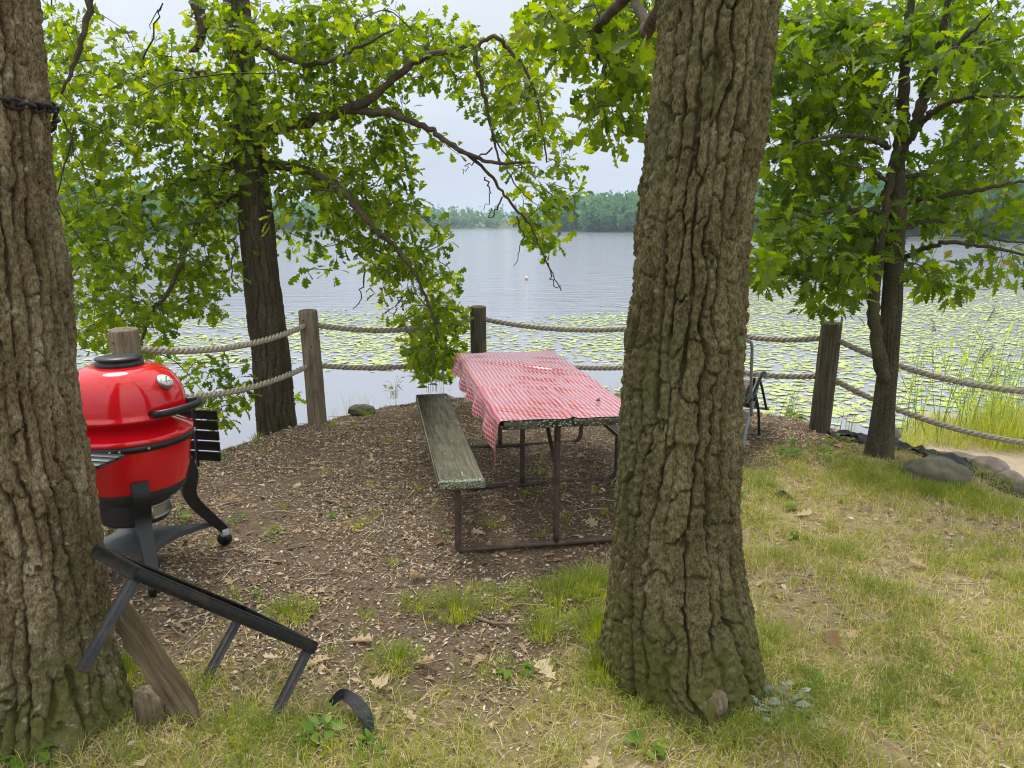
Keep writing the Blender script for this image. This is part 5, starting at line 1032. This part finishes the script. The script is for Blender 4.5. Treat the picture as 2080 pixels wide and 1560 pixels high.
for k, (px, py, n, sz, hg_, spd, lab) in enumerate([(1640, 930, 22, .06, .10, .22, 'bright green leafy weed patch left of the young oak'), (1610, 832, 7, .10, .16, .06, 'young milkweed-like sprout by the bank left of the right post'), (1555, 990, 5, .04, .05, .06, 'low weed beside the chair foot'), (1700, 905, 6, .06, .06, .08, 'small weed in front of the right post'), (2030, 925, 6, .06, .1, .1, 'weed beside the pinkish stone'),
        (1490, 1010, 6, .05, .05, .07, 'low weed at the right flank of the big trunk'), (1620, 1040, 5, .05, .05, .06, 'low weed by the black fabric scrap'), (1620, 1095, 5, .05, .04, .06, 'yellow-green weed on the lawn below the fabric scrap'), (445, 920, 8, .04, .04, .07, 'low weed right of the grill shelf'), (345, 1065, 9, .06, .08, .12, 'weed growing behind the grill base plate'), (230, 1075, 7, .06, .08, .1, 'weed between the left trunk and the grill leg'),
        (690, 1050, 6, .035, .03, .07, 'tiny green weed on the soil left of the bench'), (560, 1090, 6, .03, .05, .08, 'tiny pale weed on the soil right of the grill caster'), (480, 1060, 6, .03, .06, .06, 'dry stalked weed beside the grill caster'), (505, 1215, 6, .035, .04, .06, 'small weed above the steel frame'), (650, 1500, 7, .05, .05, .07, 'five-leaved weed left of the edging strip'), (745, 1545, 6, .045, .05, .05, 'pale green weed in front of the edging strip'),
        (60, 1545, 5, .06, .06, .06, 'green weed at the foot of the left oak'), (1790, 1470, 5, .05, .03, .06, 'green weed low on the lawn at right'), (1350, 940, 5, .03, .03, .05, 'tiny weed under the table behind the trunk'), (1075, 1000, 5, .035, .03, .06, 'tiny weed under the picnic table'), (1050, 1365, 5, .05, .04, .05, 'small weed left of the big trunk'), (1300, 1530, 5, .06, .03, .06, 'weed at the bottom centre of the lawn'), (1670, 1395, 6, .045, .03, .08, 'round-leaved weed right of the silver plant')]):
    weed(px, py, n, sz, lab, M_WEED, 0.55, hg_, spd, k)
weed(1592, 1448, 20, .05, 'silvery grey-green rosette plant right of the big trunk', M_SILV, 0.5, 0.05, 0.12, 60)
weed(880, 795, 12, .14, 'large-leaved plant hanging at the bank left of the dark post', M_WEED, 0.5, 0.28, 0.14, 61, 7.55)
weed(1000, 790, 8, .12, 'leafy plant at the bank behind the table cloth', M_WEED, 0.5, 0.2, 0.16, 62, 7.7)
weed(800, 808, 9, .05, 'slender pale plant at the bank right of the brown post', M_WEED, 0.7, 0.22, 0.08, 63, 7.35)

# ------------------------------------------------------------ litter: chips, pebbles, twigs
x, y, r = scatter(420000, -3.6, 4.0, 1.3, 8.0, 71); s = sdist(x, y); gz = grassy(x, y)
dens = (1.0 - 0.72 * gz) * np.clip(0.75 + 0.6 * n2(x, y, 1.9, 73), 0.1, 1); ok = (s < 0.25) & (r.random(len(x)) < dens * 0.9) & clear_of_trunks(x, y, 0.9); x, y = x[ok][:160000], y[ok][:160000]; n = len(x)
L1 = r.uniform(0.004, 0.012, n) * np.where(r.random(n) < 0.06, 1.9, 1); W1 = L1 * r.uniform(0.2, 0.6, n); z = gheight(x, y) + r.uniform(0.001, 0.007, n); a = r.random(n) * 6.283
e1 = np.stack([np.cos(a), np.sin(a), r.normal(0, 0.3, n)], 1) * L1[:, None]; e2 = np.stack([-np.sin(a), np.cos(a), r.normal(0, 0.35, n)], 1) * W1[:, None]; c = np.stack([x, y, z], 1); up = np.stack([np.zeros(n), np.zeros(n), r.uniform(0, 0.5, n) * W1], 1)
V = np.stack([c - e1, c + e2 - e1 * 0.1 + up, c + e1, c - e2 + e1 * 0.2 + up], 1).reshape(-1, 3); i = np.arange(n)[:, None] * 4
tag(obj('leaf_litter', Geo().add(V, None, np.concatenate([i + [[0, 2, 1]], i + [[0, 3, 2]]]), np.repeat(np.clip(r.beta(1.7, 1.7, n), 0, 1), 4)), M_LITTER, smooth=False), 'brown crumbled leaf litter and bark chips covering the soil', 'leaf litter', kind='stuff')
x, y, r = scatter(16000, -3.4, 3.2, 1.5, 7.9, 81); s = sdist(x, y); ok = (s < 0.1) & (r.random(len(x)) < (1 - 0.85 * grassy(x, y)) * 0.8); x, y = x[ok], y[ok]; n = len(x)
ico = np.array([(0, 0, 1), (.9, 0, .4), (.28, .85, .4), (-.72, .53, .4), (-.72, -.53, .4), (.28, -.85, .4), (.72, .53, -.4), (-.28, .85, -.4), (-.9, 0, -.4), (-.28, -.85, -.4), (.72, -.53, -.4)]); ti_ = np.array([(0, 1, 2), (0, 2, 3), (0, 3, 4), (0, 4, 5), (0, 5, 1), (1, 6, 2), (2, 7, 3), (3, 8, 4), (4, 9, 5), (5, 10, 1), (2, 6, 7), (3, 7, 8), (4, 8, 9), (5, 9, 10), (1, 10, 6)])
sz = r.uniform(0.003, 0.008, n) * np.where(r.random(n) < 0.05, 1.8, 1); V = (ico[None] * r.uniform(0.7, 1.2, (n, 11, 1)) * np.stack([r.uniform(.8, 1.4, n), r.uniform(.7, 1.1, n), r.uniform(.45, .8, n)], 1)[:, None]) * sz[:, None, None] + np.stack([x, y, gheight(x, y) + sz * 0.25], 1)[:, None]
tag(obj('gravel', Geo().add(V.reshape(-1, 3), None, (ti_[None] + (np.arange(n) * 11)[:, None, None]).reshape(-1, 3), np.repeat(r.random(n), 11)), M_STONE), 'small pebbles mixed into the bare soil', 'gravel', kind='stuff')
g = Geo(); x, y, r = scatter(1500, -3.2, 3.2, 1.7, 7.8, 91)
for k in range(1500):
    if sdist(x[k:k + 1], y[k:k + 1])[0] > 0 or not clear_of_trunks(x[k:k + 1], y[k:k + 1], 1.1)[0]: continue
    a = r.random() * 6.28; L_ = r.uniform(0.03, 0.12); z = float(gheight(x[k:k + 1], y[k:k + 1])[0]) + 0.006; c = np.array([x[k], y[k], z]); v = np.array([math.cos(a), math.sin(a), 0]) * L_; b = np.array([-v[1], v[0], 0]) * r.normal(0, .2)
    g.add(*tube(np.array([c - v, c + b + [0, 0, r.uniform(0, .01)], c + v]), [0.0022, 0.002, 0.001], 4, False), float(r.uniform(0.2, 0.9)))
tag(obj('fine_twigs', g, M_LITTER), 'short dry twigs strewn over the soil', 'twigs', kind='stuff')
# sticks and fallen leaves one can point to
for k, (pts_, rad, lab) in enumerate([([(965, 1258), (1000, 1270), (1040, 1273), (1075, 1272)], .008, 'pale bent stick lying in grass left of the big trunk'), ([(1090, 1385), (1130, 1386), (1180, 1402)], .006, 'thin grey stick beside the base of the big trunk'), ([(575, 1122), (620, 1113), (665, 1115)], .008, 'brown stick on the soil below the bench'), ([(660, 1020), (680, 1024), (700, 1034)], .008, 'short greenish stick on open soil left of the bench'), ([(700, 1075), (715, 1090), (730, 1103)], .005, 'pale short stick on open soil'), ([(1090, 1160), (1130, 1166), (1160, 1182)], .006, 'brown stick on dirt left of the big trunk'),
        ([(770, 1186), (790, 1172), (797, 1152)], .006, 'short dark stick standing out on the soil'), ([(925, 1318), (945, 1335), (935, 1345)], .005, 'crossed pale stick bits in the grass'), ([(1970, 1320), (2000, 1335), (2030, 1345)], .007, 'lichen-covered stick on the right lawn'), ([(1795, 1355), (1805, 1375), (1812, 1400)], .006, 'dark short stick on the lawn right of the trunk')]):
    P = spline([gp(*p) + [0, 0, rad * 0.8 + 0.006] for p in pts_], 6); P[:, 2] += rng.normal(0, .002, len(P)); tag(obj('stick', Geo().add(*tube(P, rad * np.linspace(1.05, 0.55, len(P)) * (1 + rng.normal(0, .06, len(P))), 8)), M_STICK, loc=tuple(P[0])), lab, 'stick', 'fallen sticks')
fl_px = [(765, 1340, 'big curled tan leaf left of the grass tuft'), (835, 1352, 'pale crumpled leaf right of the grass tuft'), (1195, 1055, 'large pale oak leaf under the table near the trunk'), (1020, 1025, 'grey curled leaf under the picnic table'), (955, 1358, 'narrow pale leaf in the grass gap'), (680, 1345, 'orange-tan leaf right of the steel frame'), (750, 1480 - 95, 'brown leaf above the edging strip'), (775, 1435, 'brown lobed leaf right of the edging strip'), (1890, 1158, 'whitish leaf on the right lawn'), (1935, 1380, 'pale leaf low on the right lawn'), (1915, 1075, 'pale leaf on the lawn below the boulder'), (1610, 1048, 'pale leaf by the black fabric scrap'),
         (905, 1105, 'tan leaf on dirt by the bench leg'), (700, 1310, 'leaf with pale back near the frame corner'), (1700, 1335, 'small tan leaf right of the big trunk'), (295, 1548, 'tan leaf near the left root stub'), (640, 1425, 'rust-coloured leaf beside the steel leg'), (1215, 1545, 'greenish-white leaf at the bottom edge'), (520, 1190, 'leaf on soil above the long rail'), (575, 1345, 'pale leaf inside the steel frame'), (1130, 1390, 'small leaf by the thin grey stick'), (380, 1500, 'red-brown leaf at the plank foot'), (1780, 1010, 'leaf on grass near the young oak'), (870, 1180, 'tan leaf on soil above the tuft'), (450, 1020, 'pale leaf right of the grill leg')]
for k, (px, py, lab) in enumerate(fl_px):
    b = gp(px, py); b[2] = float(gheight(b[:1], b[1:2], False)[0]) + 0.012; r = np.random.default_rng(k + 40); a = r.random() * 6.28; tm = leaf_tmpl(WO, r.uniform(0.2, 0.9), r.uniform(-0.6, 0.8))
    V, T, ti = place(tm, b[None], rot_from(np.array([[math.cos(a), math.sin(a), r.normal(0, .15)]]), np.array([[r.normal(0, .3), r.normal(0, .3), 1.0]])), [r.uniform(.07, .12)], np.array([r.random()]))
    tag(obj('fallen_leaf', Geo().add(V, None, T, ti), M_DRY, loc=tuple(b)), lab, 'leaf', 'dry fallen leaves')
g = Geo(); x, y, r = scatter(3400, -3, 3.6, 1.6, 7.5, 95); s = sdist(x, y); ok = (s < 0) & clear_of_trunks(x, y); x, y = x[ok], y[ok]; n = len(x); a = r.random(n) * 6.28
V, T, ti = place(T_WO, np.stack([x, y, gheight(x, y, False) + 0.01], 1), rot_from(np.stack([np.cos(a), np.sin(a), r.normal(0, .25, n)], 1), np.stack([r.normal(0, .45, n), r.normal(0, .45, n), np.ones(n)], 1)), r.uniform(0.02, 0.05, n) * np.where(r.random(n) < 0.12, 1.7, 1), np.clip(r.beta(1.5, 1.8, n), 0, 1))
tag(obj('fallen_leaves', g.add(V, None, T, ti), M_DRY), 'small broken dry oak leaves strewn over soil and lawn', 'leaf litter', kind='stuff')

# ------------------------------------------------------------ haze over the lake
hz, N, L, out = mat('haze_air'); pv = N('ShaderNodeVolumePrincipled'); pv.inputs['Color'].default_value = (0.72, 0.88, 1.0, 1); pv.inputs['Density'].default_value = 0.00045; pv.inputs['Anisotropy'].default_value = 0.2; L(pv.outputs[0], out.inputs['Volume'])
V, Q, T = boxm((0, 280, 7.5), (1400, 660, 19)); tag(obj('haze', Geo().add(V, Q, T), hz, smooth=False), 'thin pale haze hanging over the lake', 'haze', kind='stuff')
